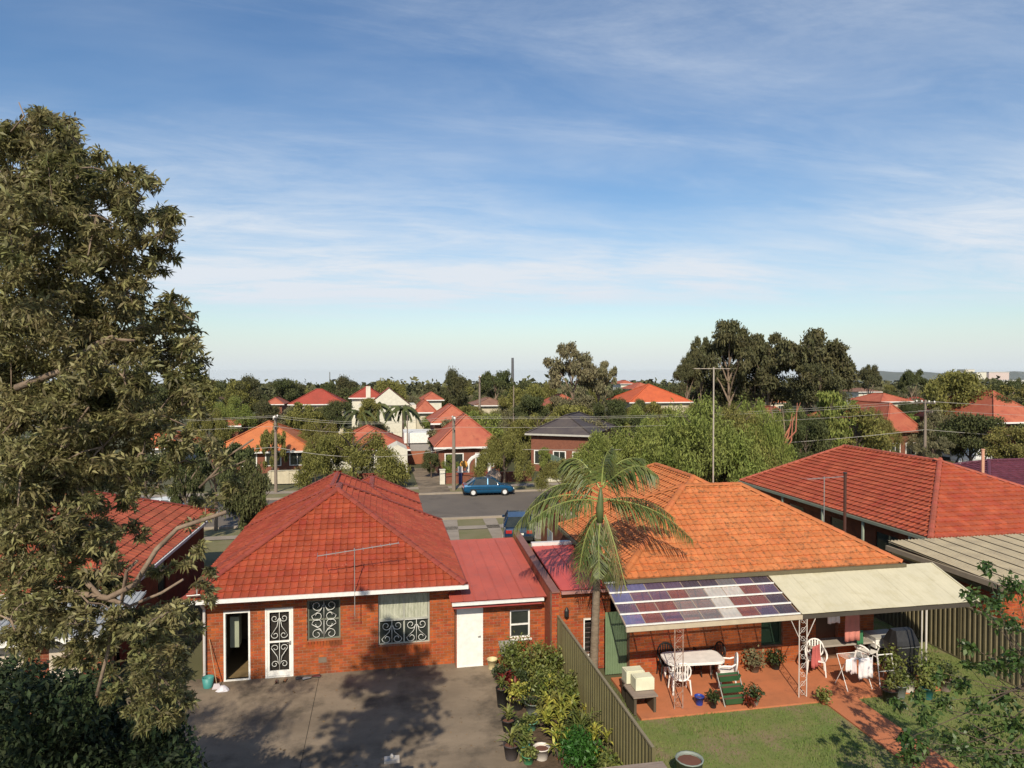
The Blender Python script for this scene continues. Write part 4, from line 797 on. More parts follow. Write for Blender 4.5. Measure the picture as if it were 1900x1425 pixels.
# ---------------------------------------------------------------- foliage builders
def strap_plant(mb, x, y, z, n, ln, w, lean=.9, rs=random):
    for i in range(n):
        a = rs.uniform(0, 2 * math.pi); l = ln * rs.uniform(.6, 1.1); e = rs.uniform(.25, lean); ww = w * rs.uniform(.7, 1.2); d = Vector((math.cos(a), math.sin(a), 0)); s = Vector((-math.sin(a), math.cos(a), 0)) * ww / 2
        z0 = z + rs.uniform(0, ln * .5)
        P = [Vector((x, y, z0)) + d * l * e * t + Vector((0, 0, l * (t * 1.0 - t * t * (.4 + e * .5)))) for t in (0, .35, .7, 1.)]
        mb.add([P[0] - s * .6, P[0] + s * .6, P[1] - s, P[1] + s, P[2] - s * .8, P[2] + s * .8, P[3]], [(0, 1, 3, 2), (2, 3, 5, 4), (4, 5, 6)])
def leafy(name, c, r, n, ln, wd, m, parent, **k):
    V, Fq = leaves(lobe_pts(c, r, n, .8), ln, wd, **k); return link(name, np_mesh(name, V, Fq, m), parent)
def pot(par, x, y, r, h, m, z=0.01):
    q = MB(); q.lathe((x, y, z), [(r * .72, 0), (r, h), (r * 1.06, h), (r * 1.06, h + .02), (r * .95, h + .02), (r * .9, h - .03)], 14, False); q.build('pot', m, par, smooth=True)
    q = MB(); q.lathe((x, y, z + h - .05), [(r * .9, 0), (r * .1, .012)], 12); q.build('soil', MATS['potting'], par)
TERRA = plain('terracotta', (.42, .14, .06), .8); POTG = plain('pot_grey', (.17, .19, .17), .6); POTB = plain('pot_blue', (.02, .05, .30), .4); POTW = plain('pot_white', (.62, .56, .50), .5)
POTTED = [ # x, y, r, h, pot, leaf, kind, height, label
 (3.42, 20.1, .14, .2, M_BLACK, M_LEAFD, 'l', .25, 'small black pot nearest the wash-house end of the garden bed'),
 (3.22, 18.55, .17, .5, M_BLACK, M_LEAFS, 's', .4, 'tall black pot of spiky green leaves beside the red-leaved plant'),
 (3.62, 18.35, .2, .3, M_BLACK, M_LEAFY, 'l', .4, 'black pot of pale yellow-green leaves in front of the red plant'),
 (3.98, 18.0, .22, .3, POTG, M_LEAFD, 'l', .2, 'grey bowl pot tucked behind the tall black pot'),
 (3.16, 17.25, .18, .28, M_BLACK, M_LEAFS, 's', .45, 'black pot with pale green rosette midway along the yard edge'),
 (3.45, 17.1, .13, .2, M_BLACK, M_LEAFD, 'l', .08, 'small black pot touching the right side of the rosette pot'),
 (3.42, 16.75, .15, .2, M_BLACK, M_LEAFS, 'l', .12, 'small black pot just below the pair of pots midway'),
 (3.0, 15.98, .19, .34, plain('pot_charcoal', (.06, .05, .05), .6), M_LEAFS, 's', .55, 'charcoal pot with upright pale green plant at the lower yard edge'),
 (3.35, 16.15, .14, .2, plain('pot_teal', (.03, .25, .26), .4), M_LEAFS, 'l', .2, 'teal pot behind the charcoal pot at the lower yard edge'),
 (3.36, 15.72, .15, .18, plain('pot_green', (.06, .22, .10), .5), M_LEAFS, 'l', .15, 'green pot between the charcoal pot and the white pot'),
 (3.72, 15.85, .20, .26, POTW, M_LEAFD, 'n', 0, 'round white pot of bare soil at the lower end of the bed'),
 (4.15, 15.75, .12, .18, TERRA, M_LEAFD, 'l', .1, 'terracotta pot just right of the round white pot'),
 (3.75, 17.2, .17, .2, plain('pot_seagreen', (.10, .26, .18), .5), M_LEAFS, 'l', .15, 'sea-green tub among the shrubs halfway down the bed'),
 (8.62, 17.55, .13, .22, POTB, M_LEAFD, 'n', 0, 'bright blue pot on the orange patio'),
 (8.92, 17.32, .11, .25, M_BLACK, M_LEAFD, 'l', .15, 'glossy black pot with a small plant beside the blue pot'),
 (10.12, 17.30, .17, .2, plain('pot_stone', (.25, .22, .18), .8), M_LEAFD, 'l', .3, 'stone pot with round grey-green plant right of the tiered planter'),
 (9.92, 17.12, .09, .14, TERRA, M_LEAFR, 'l', .12, 'little terracotta pot at the patio edge left of the stone pot'),
 (11.25, 19.2, .18, .22, plain('pot_brown', (.10, .06, .04), .8), M_FAR[4], 'l', .5, 'brown pot with dry bushy plant near the dark window'),
 (12.1, 17.0, .10, .12, TERRA, M_LEAFS, 'l', .3, 'small rose bush in a pot at the foot of the white lattice post'),
 (14.0, 16.78, .22, .34, M_BLACK, M_LEAFS, 's', .35, 'large black pot at the left of the group by the path'),
 (14.45, 16.95, .20, .36, POTG, M_LEAFS, 'l', .35, 'grey ribbed pot in the group right of the path'),
 (14.95, 17.2, .22, .32, POTW, M_LEAFD, 'l', .1, 'pale pot of pebbles in the group right of the path'),
 (15.2, 16.75, .17, .3, plain('pot_darkteal', (.02, .12, .12), .5), M_LEAFS, 'l', .35, 'dark teal pot in front of the pale pebble pot'),
 (14.9, 17.75, .16, .3, M_BLACK, M_LEAFS, 'l', .75, 'tall leafy green pot plant beside the walking frame'),
 (15.55, 17.1, .2, .3, POTG, M_LEAFS, 'l', .9, 'grey pot with tall feathery plant beside the awning post'),
 (16.1, 17.1, .2, .3, plain('pot_taupe', (.20, .15, .13), .7), M_LEAFD, 'l', .5, 'taupe pot standing furthest right of the patio plants'),
 (12.0, 19.25, .16, .2, M_BLACK, M_LEAFD, 'l', .35, 'black pot plant under the dark window at the end of the step')]
for x, y, r, h, pm, lm, kd, hh, lb in POTTED:
    t = thing('potted_plant', lb, 'potted plant', (x, y, 0)); z = .055 if (6.75 < x < 16.2 and y > 17.1) else .015; pot(t, x, y, r, h, pm, z)
    if kd == 'l': leafy('foliage', (x, y, z + h + hh * .45), (r * 1.3 + hh * .25, r * 1.3 + hh * .25, hh * .55 + .05), int(120 + 500 * hh), .09, .05, lm, t)
    if kd == 's': m = MB(); strap_plant(m, x, y, z + h - .03, 36, hh * 1.0, .045); m.build('foliage', lm, t)
t = thing('large_pot', 'large tapered grey pot of soil on the lawn at the bottom edge', 'pot', (6.75, 14.3, 0)); pot(t, 6.72, 14.15, .30, .62, plain('pot_sage', (.22, .25, .22), .6))
t = thing('laundry_tub', 'grey tub on bricks piled with oddments by the wash-house', 'tub', (3.9, 21.05, 0)); m = MB(); m.add([(3.62, 20.85, .42), (4.02, 20.85, .42), (4.02, 21.15, .42), (3.62, 21.15, .42), (3.56, 20.8, .78), (4.1, 20.8, .78), (4.1, 21.2, .78), (3.56, 21.2, .78)], [(0, 3, 2, 1), (0, 1, 5, 4), (1, 2, 6, 5), (2, 3, 7, 6), (3, 0, 4, 7)]); m.build('basin', plain('tub_grey', (.22, .22, .21), .5), t); m = MB(); m.box(3.56, 4.1, 20.8, 21.2, .70, .705); m.build('contents', mat('pegs', (.5, .45, .38), (.15, .2, .12), .7, 40), t)
m = MB(); m.box(3.62, 4.05, 20.86, 21.14, .01, .41); m.build('brick_base', M_BRICK_D, t)
t = thing('bucket', 'pale yellow bucket between the white door and the grey tub', 'bucket', (3.32, 21.05, 0)); m = MB(); m.lathe((3.34, 21.0, .012), [(.12, 0), (.165, .30), (.18, .30), (.15, .27), (.115, .03)], 14, False); m.build('pail', plain('bucket_yellow', (.60, .50, .28), .5), t, smooth=True); m = MB(); m.tube([(3.34 + .165 * math.cos(a), 21.0, .30 - .09 * math.sin(a)) for a in np.linspace(0, math.pi, 9)], .005, 4); m.build('handle', M_GREYM, t)
t = thing('wooden_bench', 'old grey plank bench beside the olive fence on the patio', 'bench', (6.95, 17.7, 0))
for i in range(4): m = MB(); m.box(6.6 + .0, 7.3, 17.3 + i * .2, 17.49 + i * .2, .50, .54); m.build('plank', MATS['timber_grey'], t)
for x in (6.64, 7.2): m = MB(); m.box(x, x + .07, 17.36, 18.0, .02, .498); m.build('leg', plain('leg_dark', (.08, .06, .04), .8), t)
for x, y, z, l in ((6.95, 18.25, .56, 'cream foam box at the back, raised behind the other on the bench'), (7.05, 17.8, .56, 'cream foam box at the front of the plank bench')):
    t = thing('foam_box', l, 'box', (x, y, z)); m = MB(); m.box(x - .27, x + .27, y - .19, y - .16, z, z + .32); m.box(x - .27, x + .27, y + .16, y + .19, z, z + .32); m.box(x - .27, x - .24, y - .16, y + .16, z, z + .32); m.box(x + .24, x + .27, y - .16, y + .16, z, z + .32); m.build('side_panel', plain('foam', (.66, .64, .48), .8), t) if False else None
    s = MB()
    for a in ((-.27, .27, -.19, -.16), (-.27, .27, .16, .19)): w_ = MB(); w_.box(x + a[0], x + a[1], y + a[2], y + a[3], z, z + .32); w_.build('side_panel', plain('foam', (.66, .64, .48), .8), t)
    for a in ((-.27, -.24), (.24, .27)): w_ = MB(); w_.box(x + a[0], x + a[1], y - .16, y + .16, z, z + .318); w_.build('end_panel', MATS['foam'], t)
    w_ = MB(); w_.box(x - .24, x + .24, y - .16, y + .10, z + .30, z + .34); w_.build('lid', MATS['foam'], t)
t = thing('support_shelf', 'low grey shelf carrying the rear foam box', 'shelf', (6.95, 18.3, 0)); m = MB(); m.box(6.66, 7.24, 18.12, 18.46, .5, .555); m.build('board', MATS['timber_grey'], t); 
for x in (6.68, 7.16): m = MB(); m.box(x, x + .06, 18.15, 18.43, .01, .498); m.build('leg', MATS['leg_dark'], t)
# shrubs of the garden bed
BED = [(4.15, 20.1, .75, .9, M_LEAFS, 'dense light green shrub at the wash-house end of the garden bed'), (4.75, 19.6, .7, 1.0, M_LEAFS, 'leafy green shrub against the party wall end of the fence'),
       (4.55, 18.7, .55, .75, M_LEAFS, 'green shrub with upright stems behind the red plant'), (4.9, 18.0, .5, .8, M_LEAFS, 'bright green bush hard against the olive fence'),
       (4.35, 17.6, .5, .55, M_FAR[0], 'low olive bush in the middle of the bed'), (4.85, 16.6, .45, .6, M_LEAFD, 'dark green bush beneath the yellow crotons'),
       (4.55, 15.3, .6, .7, mat('leaf_fresh', (.035, .10, .014), (.06, .13, .02), .5, 2, rand=.4, transl=.3), 'fresh green bush at the near end of the bed'), (5.0, 14.5, .4, .6, M_LEAFS, 'small green bush beside the timber ledge'), (3.85, 19.3, .4, .5, M_LEAFD, 'dark shrub behind the small black pot')]
for x, y, r, h, m_, lb in BED:
    t = thing('garden_shrub', lb, 'shrub', (x, y, 0)); s = MB()
    for k in range(7): a = random.uniform(0, 6.28); s.tube([(x, y, 0), (x + .3 * r * math.cos(a), y + .3 * r * math.sin(a), h * .5), (x + .7 * r * math.cos(a + .3), y + .7 * r * math.sin(a + .3), h)], [.02, .014, .005], 4, False)
    s.build('stem', M_BARKD, t); P = np.concatenate([lobe_pts((x + random.uniform(-.5, .5) * r, y + random.uniform(-.5, .5) * r, h * random.uniform(.35, 1.05)), (r * .5, r * .5, h * .4), 260, .8) for k in range(9)]); V, Fq = leaves(P, .10, .045, up=.6); link('crown', np_mesh('crown', V, Fq, m_), t)
for x, y, n, l, w, m_, lb in ((3.55, 19.05, 60, .42, .07, M_LEAFR, 'dark red leaved cordyline beside the concrete yard'), (4.35, 16.95, 60, .55, .07, M_LEAFY, 'large yellow variegated croton in the middle of the bed'), (5.0, 17.15, 40, .5, .06, M_LEAFY, 'yellow croton against the olive fence'),
                             (4.15, 16.35, 50, .5, .08, M_LEAFY, 'yellow croton leaning over the terracotta pot side'), (4.1, 15.55, 36, .5, .07, M_LEAFY, 'yellow croton above the round white pot'), (5.0, 15.4, 46, .5, .06, M_LEAFY, 'yellow variegated plant at the near fence corner'),
                             (4.6, 18.4, 30, .45, .06, M_LEAFY, 'sparse yellow-leaved plant behind the red cordyline'), (4.75, 16.0, 60, .9, .035, M_LEAFS, 'tall grassy clump beside the fence')):
    t = thing('strap_leaf_plant', lb, 'plant', (x, y, 0)); s = MB()
    for k in range(4): s.tube([(x, y, 0), (x + random.uniform(-.2, .2), y + random.uniform(-.2, .2), .45)], .014, 5)
    s.build('stem', M_BARKD, t); s = MB()
    for k in range(5): strap_plant(s, x + random.uniform(-.25, .25), y + random.uniform(-.25, .25), random.uniform(.15, .55), n // 4, l, w * .9)
    s.build('foliage', m_, t)
# grass blades on the lawn
n = 70000; X = np.stack([RNG.uniform(5.35, 18.25, n), 12.4 + 12 * RNG.random(n) ** 1.4, np.full(n, .004)], 1)
keep = ~(((X[:, 0] > 12.1) & (X[:, 0] < 13.25) & (X[:, 1] < 17.2)) | ((X[:, 0] > 6.7) & (X[:, 0] < 16.25) & (X[:, 1] > 17.08) & (X[:, 1] < 20.5)) | ((X[:, 0] < 16.3) & (X[:, 1] > 19.5))); X = X[keep]; n = len(X)
a = RNG.uniform(0, 6.28, n); hgt = RNG.uniform(.02, .055, n) * (1 + .8 * (np.sin(X[:, 0] * 1.3) * np.cos(X[:, 1] * 1.7) > .3)); dx = np.stack([np.cos(a), np.sin(a), 0 * a], 1) * .008
tip = X + np.stack([np.cos(a + 1) * .03, np.sin(a + 1) * .03, hgt], 1); V = np.stack([X - dx, X + dx, tip], 1).reshape(-1, 3)
props(link('grass', np_mesh('grass', V, np.arange(n * 3).reshape(n, 3), M_GRASS)), 'short mown grass over the right-hand lawn', 'grass', None, 'stuff')
# fallen leaves on the concrete
n = 260; X = np.stack([-6.5 + 10.2 * RNG.random(n) ** .8, RNG.uniform(13.5, 21.4, n), np.full(n, .014)], 1); V, Fq = leaves(X, .07, .03, droop=0, up=3); V[:, 2] = np.clip(V[:, 2], .008, .03)
props(link('leaf_litter', np_mesh('leaf_litter', V, Fq, mat('leaf_dead', (.20, .11, .05), (.12, .06, .03), .8, 5, rand=.4))), 'scattered fallen leaves on the concrete yard', 'fallen leaves', None, 'stuff')
# ---------------------------------------------------------------- palm in front of the orange roof
PX, PY = 6.25, 19.75
t = thing('palm_tree', 'slender palm with drooping fronds in front of the orange roof', 'palm', (PX, PY, 0))
def pp(u, v, d=20.4): return at(u, v, d)
top = pp(1113, 960); m = MB(); zt = top.z
pts = [(PX + (top.x - PX) * (z / zt) ** 1.5, PY + (top.y - PY) * (z / zt), z) for z in np.linspace(0, zt, 50)]
rr_ = [(.135 - .045 * (i / 49)) * (1.07 if i % 3 == 0 else 1) for i in range(50)]
m.tube(pts, rr_, 10); m.build('trunk', mat('palm_trunk', (.22, .17, .125), (.14, .105, .075), .9, 6, bump=.4, stretch=(1, 1, 3)), t, smooth=True)
m = MB(); m.tube([top + Vector((0, 0, -.15)), top + Vector((0, 0, .25)), top + Vector((.02, 0, .6)), top + Vector((.03, 0, .9))], [.10, .12, .08, .03], 9); m.build('crownshaft', plain('crownshaft', (.085, .11, .04), .5), t, smooth=True)
FR = [((1110, 930), (1062, 918), (1012, 940), (980, 972), -.8), ((1106, 955), (1085, 970), (1068, 1015), (1080, 1055), .6), ((1113, 925), (1040, 905), (985, 925), (952, 985), 0), ((1110, 915), (1050, 880), (1010, 900), (975, 950), .8), ((1112, 905), (1085, 850), (1065, 838), (1040, 862), .6), ((1118, 900), (1135, 860), (1160, 842), (1195, 852), .5), ((1118, 905), (1160, 862), (1190, 850), (1222, 885), -.5),
      ((1120, 925), (1180, 930), (1235, 945), (1285, 1002), 0), ((1120, 930), (1170, 915), (1210, 925), (1250, 960), .9), ((1108, 960), (1088, 975), (1078, 1020), (1072, 1085), -.4), ((1114, 965), (1108, 1000), (1112, 1040), (1112, 1075), -.7),
      ((1120, 960), (1136, 990), (1140, 1040), (1150, 1085), -.3), ((1122, 955), (1140, 1000), (1155, 1070), (1180, 1160), -.5), ((1116, 900), (1118, 860), (1122, 840), (1135, 830), 0)]
for fi, (a, b, c, d, dd) in enumerate(FR):
    P = [pp(*a), pp(*b, 20.4 + dd * .5), pp(*c, 20.4 + dd * .9), pp(*d, 20.4 + dd * 1.1)]
    bez = lambda s: P[0] * (1 - s) ** 3 + P[1] * 3 * s * (1 - s) ** 2 + P[2] * 3 * s * s * (1 - s) + P[3] * s ** 3
    q = MB(); q.tube([bez(i / 10) for i in range(11)], [.028 * (1 - i / 12) for i in range(11)], 4); fo = q.build('frond', plain('rachis', (.22, .25, .07), .5), t)
    lf = MB(); NL = 54
    for i in range(3, NL):
        s = i / NL; o = bez(s); tg = (bez(min(s + .03, 1)) - bez(max(s - .03, 0))).normalized(); side = tg.cross(Vector((0, 0, 1)))
        side = side.normalized() if side.length > .15 else tg.cross(Vector((0, 1, 0))).normalized(); l = .78 * math.sin(math.pi * min(1, s * .85 + .15)) ** .7 + .12
        for sg in (-1, 1):
            dr_ = (side * sg * random.uniform(.5, .9) + tg * .45 + Vector((0, 0, -.75 + random.uniform(-.35, .45)))).normalized(); w = tg * .019
            mid = o + dr_ * l * .5 + Vector((0, 0, .06)); e = o + dr_ * l + Vector((0, 0, -.14)); lf.add([o - w * .6, o + w * .6, mid + w, mid - w, e], [(0, 1, 2, 3), (3, 2, 4)])
    lf.build('leaflets', mat('palm_leaf', (.07, .10, .022), (.15, .155, .045), .45, 3, rand=.35, transl=.25) if fi not in (12,) else mat('palm_leaf_old', (.17, .14, .06), (.22, .17, .09), .6, 3, rand=.3, transl=.2), fo, kind='stuff')
# ---------------------------------------------------------------- big tree at the left
t = thing('large_gum_tree', 'big spreading olive-leaved tree filling the left side of the view', 'tree', (-6.6, 5.6, 0))
LOBES = [(40, 245, 50), (75, 225, 38), (110, 275, 55), (20, 330, 75), (80, 330, 60), (145, 330, 55), (205, 320, 48), (245, 335, 42), (250, 400, 60), (290, 430, 42), (180, 400, 70), (90, 420, 80), (20, 440, 80), (215, 470, 55), (120, 500, 75), (40, 530, 85), (170, 570, 70), (235, 545, 45), (280, 500, 22),
         (100, 610, 85), (20, 640, 80), (190, 640, 70), (255, 610, 50), (310, 600, 42), (340, 590, 26), (300, 650, 48), (335, 665, 36), (240, 700, 50), (330, 715, 36), (150, 745, 60), (50, 770, 75), (230, 770, 60), (290, 770, 48), (120, 830, 70), (30, 860, 75), (200, 840, 60), (265, 840, 42), (75, 930, 60), (20, 980, 60), (150, 920, 42), (110, 1010, 45), (45, 1060, 60), (130, 1090, 42), (180, 1050, 38), (40, 1130, 50), (120, 1150, 30),
         (225, 930, 26), (250, 990, 20), (205, 1100, 42), (260, 1180, 48), (310, 1130, 40), (330, 1200, 40), (285, 1250, 52), (330, 1290, 36), (240, 1280, 46), (300, 1330, 40), (355, 820, 30), (320, 870, 24), (360, 1040, 22), (250, 930, 14), (290, 905, 18), (345, 760, 34), (355, 715, 22), (400, 850, 26), (430, 900, 22), (330, 830, 36), (380, 930, 20), (30, 690, 60), (160, 680, 60), (60, 360, 60), (140, 250, 26), (300, 480, 30), (310, 420, 14), (180, 780, 60), (120, 880, 50), (170, 980, 46), (20, 920, 50), (80, 1000, 50), (320, 560, 22), (350, 640, 22), (200, 1010, 30), (170, 1130, 34), (90, 1100, 50), (380, 1120, 18), (130, 960, 40), (100, 1130, 44), (20, 1150, 44), (60, 1180, 36), (150, 1160, 34), (190, 1200, 34), (120, 1220, 34), (220, 1150, 34), (370, 1080, 22), (300, 1060, 22), (170, 1010, 30), (60, 960, 50), (300, 880, 20), (230, 880, 36), (400, 940, 16), (350, 980, 14), (290, 1150, 40), (350, 1160, 22), (170, 1200, 26)]
V_, F_, nv = [], [], 0; TR = Vector((-6.6, 5.6, 0)); br = MB(); rs = random.Random(11)
for u, v, r in LOBES:
    for rep in range(2):
        d = rs.uniform(5.7, 7.9) if rep else rs.uniform(6.2, 7.2); c = at(u + rs.uniform(-12, 12) * rep, v + rs.uniform(-12, 12) * rep, d); rr = r * d / F; n = int(1600 * (rr / .35) ** 2) if rr > .1 else 40
        sub = [c + Vector((rs.gauss(0, .5), rs.gauss(0, .5), rs.gauss(0, .45))) * rr for k in range(max(3, int(9 * rr / .35)))]
        for q in sub:
            V, Fq = leaves(lobe_pts(q, (rr * .40, rr * .40, rr * .24), max(8, int(n * .85) // len(sub)), .95), .072, .020, droop=.15, D=unit(np.array([[rs.gauss(0, 1), rs.gauss(0, 1), rs.gauss(.1, .5)]])) * .35); V_.append(V); F_.append(Fq + nv); nv += len(V)
            if rs.random() < .6: br.tube([c, (c + q) / 2 + Vector((0, 0, .03)), q], [.010, .007, .003], 3, False)
        if rep == 0 and False:
            k_ = TR + Vector((0, 0, max(2.5, min(8.5, c.z - 1.5)))); e_ = [k_.lerp(c, q) + Vector((rs.gauss(0, .16), rs.gauss(0, .16), .5 * math.sin(math.pi * q) + rs.gauss(0, .14))) for q in (.15, .3, .45, .6, .75, .88)]; br.tube([k_] + e_ + [c], [.04, .035, .03, .025, .02, .014, .010, .006], 5, False)
# crown beyond the left edge of the photograph
for k in range(46):
    c = Vector((rs.uniform(-9.8, -5.0), rs.uniform(3.6, 8.2), rs.uniform(3.6, 11.6)))
    if (c.x - 0) / max(c.y, .1) > -.60: continue
    V, Fq = leaves(lobe_pts(c, (.7, .7, .45), 420, .95), .13, .04, droop=.15); V_.append(V); F_.append(Fq + nv); nv += len(V)
link('crown', np_mesh('crown', np.concatenate(V_), np.concatenate(F_), M_LEAFG), t); br.build('branches', M_BARK, t, kind='stuff')
m = MB(); m.tube([(-6.6, 5.6, 0), (-6.5, 5.6, 2.5), (-6.7, 5.7, 5), (-6.6, 5.6, 8.5), (-6.4, 5.8, 11)], [.32, .26, .2, .13, .05], 10); m.build('trunk', M_BARK, t, smooth=True)
for pl, w in (([(30, 720), (110, 690), (175, 640), (210, 625)], .035), ([(120, 690), (160, 655), (215, 630), (250, 632)], .022), ([(140, 1100), (200, 1110), (250, 1085), (290, 1020), (330, 980), (420, 950)], .032), ([(160, 1080), (190, 1110), (225, 1120), (235, 1060), (255, 1040)], .024), ([(190, 1105), (240, 1125), (300, 1100), (340, 1075)], .018), ([(370, 905), (400, 875), (425, 845), (470, 815)], .014), ([(385, 890), (420, 870), (455, 855)], .009), ([(250, 560 + 225), (300, 770), (345, 790)], .01), ([(100, 800), (140, 790), (165, 755)], .014), ([(330, 575), (350, 590), (368, 598)], .007), ([(20, 245), (45, 215), (35, 190)], .008), ([(180, 1290), (200, 1210), (210, 1130)], .02)):
    m = MB(); P = [at(u, v, 6.4) for u, v in pl]; m.tube(P, [w * (1 - .5 * i / len(P)) for i in range(len(P))], 6); m.build('limb', M_BARK, t, smooth=True)
# dark shrub lower left
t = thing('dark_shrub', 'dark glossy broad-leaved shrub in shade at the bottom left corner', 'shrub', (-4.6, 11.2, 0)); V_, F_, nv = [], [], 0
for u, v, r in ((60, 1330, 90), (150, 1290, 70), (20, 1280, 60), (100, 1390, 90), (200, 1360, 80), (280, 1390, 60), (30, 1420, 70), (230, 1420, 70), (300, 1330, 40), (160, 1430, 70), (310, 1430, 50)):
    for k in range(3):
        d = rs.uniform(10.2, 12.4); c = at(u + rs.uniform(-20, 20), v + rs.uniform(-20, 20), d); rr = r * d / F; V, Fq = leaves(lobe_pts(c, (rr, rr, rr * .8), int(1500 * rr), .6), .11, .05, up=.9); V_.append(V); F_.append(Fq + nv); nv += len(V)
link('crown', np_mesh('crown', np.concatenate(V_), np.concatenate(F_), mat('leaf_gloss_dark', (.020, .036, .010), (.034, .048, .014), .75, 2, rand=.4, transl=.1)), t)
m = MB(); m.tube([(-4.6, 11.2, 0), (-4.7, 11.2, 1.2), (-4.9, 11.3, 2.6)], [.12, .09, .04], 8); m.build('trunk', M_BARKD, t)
# foreground sapling lower right
t = thing('young_tree', 'sparse leafy young tree nearest the camera at the lower right', 'tree', (10.5, 9, 0)); V_, F_, nv = [], [], 0; br = MB(); B0 = at(1990, 1480, 13.5)
m = MB(); m.tube([(B0.x, B0.y, 0), (B0.x, B0.y, 1.5), at(1950, 1300, 13.5)], [.10, .07, .04], 7); m.build('trunk', M_BARK, t)
LB = [(1840, 1120, 30), (1880, 1090, 34), (1800, 1100, 16), (1830, 1050, 10), (1870, 1160, 30), (1895, 1230, 40), (1850, 1240, 26), (1800, 1200, 14), (1820, 1235, 14), (1780, 1270, 14), (1750, 1300, 18), (1700, 1290, 12), (1810, 1310, 26), (1870, 1300, 26), (1720, 1330, 24), (1760, 1360, 26), (1690, 1370, 18), (1820, 1370, 36), (1880, 1350, 36), (1780, 1400, 26), (1850, 1415, 36), (1700, 1410, 22), (1720, 1385, 12), (1660, 1300, 10), (1895, 1405, 30), (1745, 1250, 8), (1790, 1235, 8), (1690, 1400, 14)]
for i, (u, v, r) in enumerate(LB):
    for k in range(2):
        d = rs.uniform(12.8, 14.2); c = at(u + rs.uniform(-8, 8), v + rs.uniform(-8, 8), d); rr = r * d / F
        V, Fq = leaves(lobe_pts(c, (rr, rr, rr * .7), int(14 + 210 * rr), .95), .11, .06, up=.5); V_.append(V); F_.append(Fq + nv); nv += len(V)
    b0 = at(1950, 1300 + rs.uniform(-60, 120), 13.5); br.tube([b0, (b0 + c) / 2 + Vector((0, 0, -.06)), c], [.016, .010, .004], 4, False)
link('crown', np_mesh('crown', np.concatenate(V_), np.concatenate(F_), mat('leaf_sapling', (.045, .085, .018), (.08, .11, .03), .45, 2, rand=.4, transl=.3)), t); br.build('branches', M_BARKD, t, kind='stuff')
# ---------------------------------------------------------------- far trees: shared crowns
def crown(kind, n, seed, m):
    """unit crown: radius 1, height 0..1"""
    r = np.random.default_rng(seed); P = []; leaf, wd = .058, .032; droop, up = .2, .5
    if kind == 'round':
        for k in range(26):
            a = r.uniform(0, 6.28); h = r.uniform(.12, .92); rad = math.sqrt(max(.03, 1 - ((h - .45) / .58) ** 2)) * r.uniform(.25, .80); s = r.uniform(.22, .36); P.append(lobe_pts((rad * math.cos(a), rad * math.sin(a), h), (s, s, s * .45), n // 26, .7))
    if kind == 'gum':
        for k in range(38):
            a = r.uniform(0, 6.28); rad = math.sqrt(r.random()) * .85; h = .95 - .5 * rad ** 2 + r.uniform(-.32, .05); s = r.uniform(.12, .22); P.append(lobe_pts((rad * math.cos(a), rad * math.sin(a), h), (s, s, s * .5), n // 38, .8))
    if kind == 'willow':
        for k in range(46):
            a = r.uniform(0, 6.28); rad = math.sqrt(r.random()) * .92; h = (1 - rad ** 2.2) * .78 * r.uniform(.75, 1.1); s = r.uniform(.13, .22); P.append(lobe_pts((rad * math.cos(a), rad * math.sin(a), h + .02), (s, s, s * 1.0), n // 46, .95))
        leaf, wd, droop = .050, .015, .8
    if kind == 'layer':
        for k in range(44):
            a = r.uniform(0, 6.28); lv = r.integers(0, 8) / 8; rad = (1 - lv * .85) * r.uniform(.35, 1.0); P.append(lobe_pts((rad * math.cos(a), rad * math.sin(a), .05 + lv * .9 + .05 * rad), (.26 * (1.1 - lv * .6), .26 * (1.1 - lv * .6), .035), n // 44, .9))
        droop, up = 0, 1.5
    if kind == 'sparse':
        for k in range(40):
            a = r.uniform(0, 6.28); rad = math.sqrt(r.random()) * .9; h = r.uniform(.25, .95) * (1 - .4 * rad ** 2); s = r.uniform(.09, .17); P.append(lobe_pts((rad * math.cos(a), rad * math.sin(a), h), (s, s, s * .55), n // 40, .9))
    P = np.concatenate(P); V, Fq = leaves(P, leaf, wd, droop=droop, up=up); return np_mesh('crown', V, Fq, m)
CR = {}
def get_crown(kind, mi, var=0):
    k = (kind, mi, var)
    if k not in CR: CR[k] = crown(kind, {'round': 14000, 'gum': 15000, 'willow': 27000, 'layer': 8000, 'sparse': 12000}[kind], hash((kind, mi, var)) % 999 if False else (len(CR) * 17 + 5), M_FAR[mi])
    return CR[k]
def trunk_mesh(kind):
    m = MB(); rs = random.Random(5 + len(kind))
    m.tube([(0, 0, 0), (.02, 0, .3), (-.01, .02, .55), (.02, 0, .80)], [.055, .04, .028, .012], 7)
    for k in range(9): a = k * 2.4; h = .28 + .045 * k; m.tube([(0, 0, h), (.22 * math.cos(a), .22 * math.sin(a), h + .14), (.5 * math.cos(a), .5 * math.sin(a), h + .27)], [.022, .014, .005], 4, False)
    return m.mesh('trunk', M_BARK if kind in ('gum', 'sparse') else M_BARKD)
TRK = {}
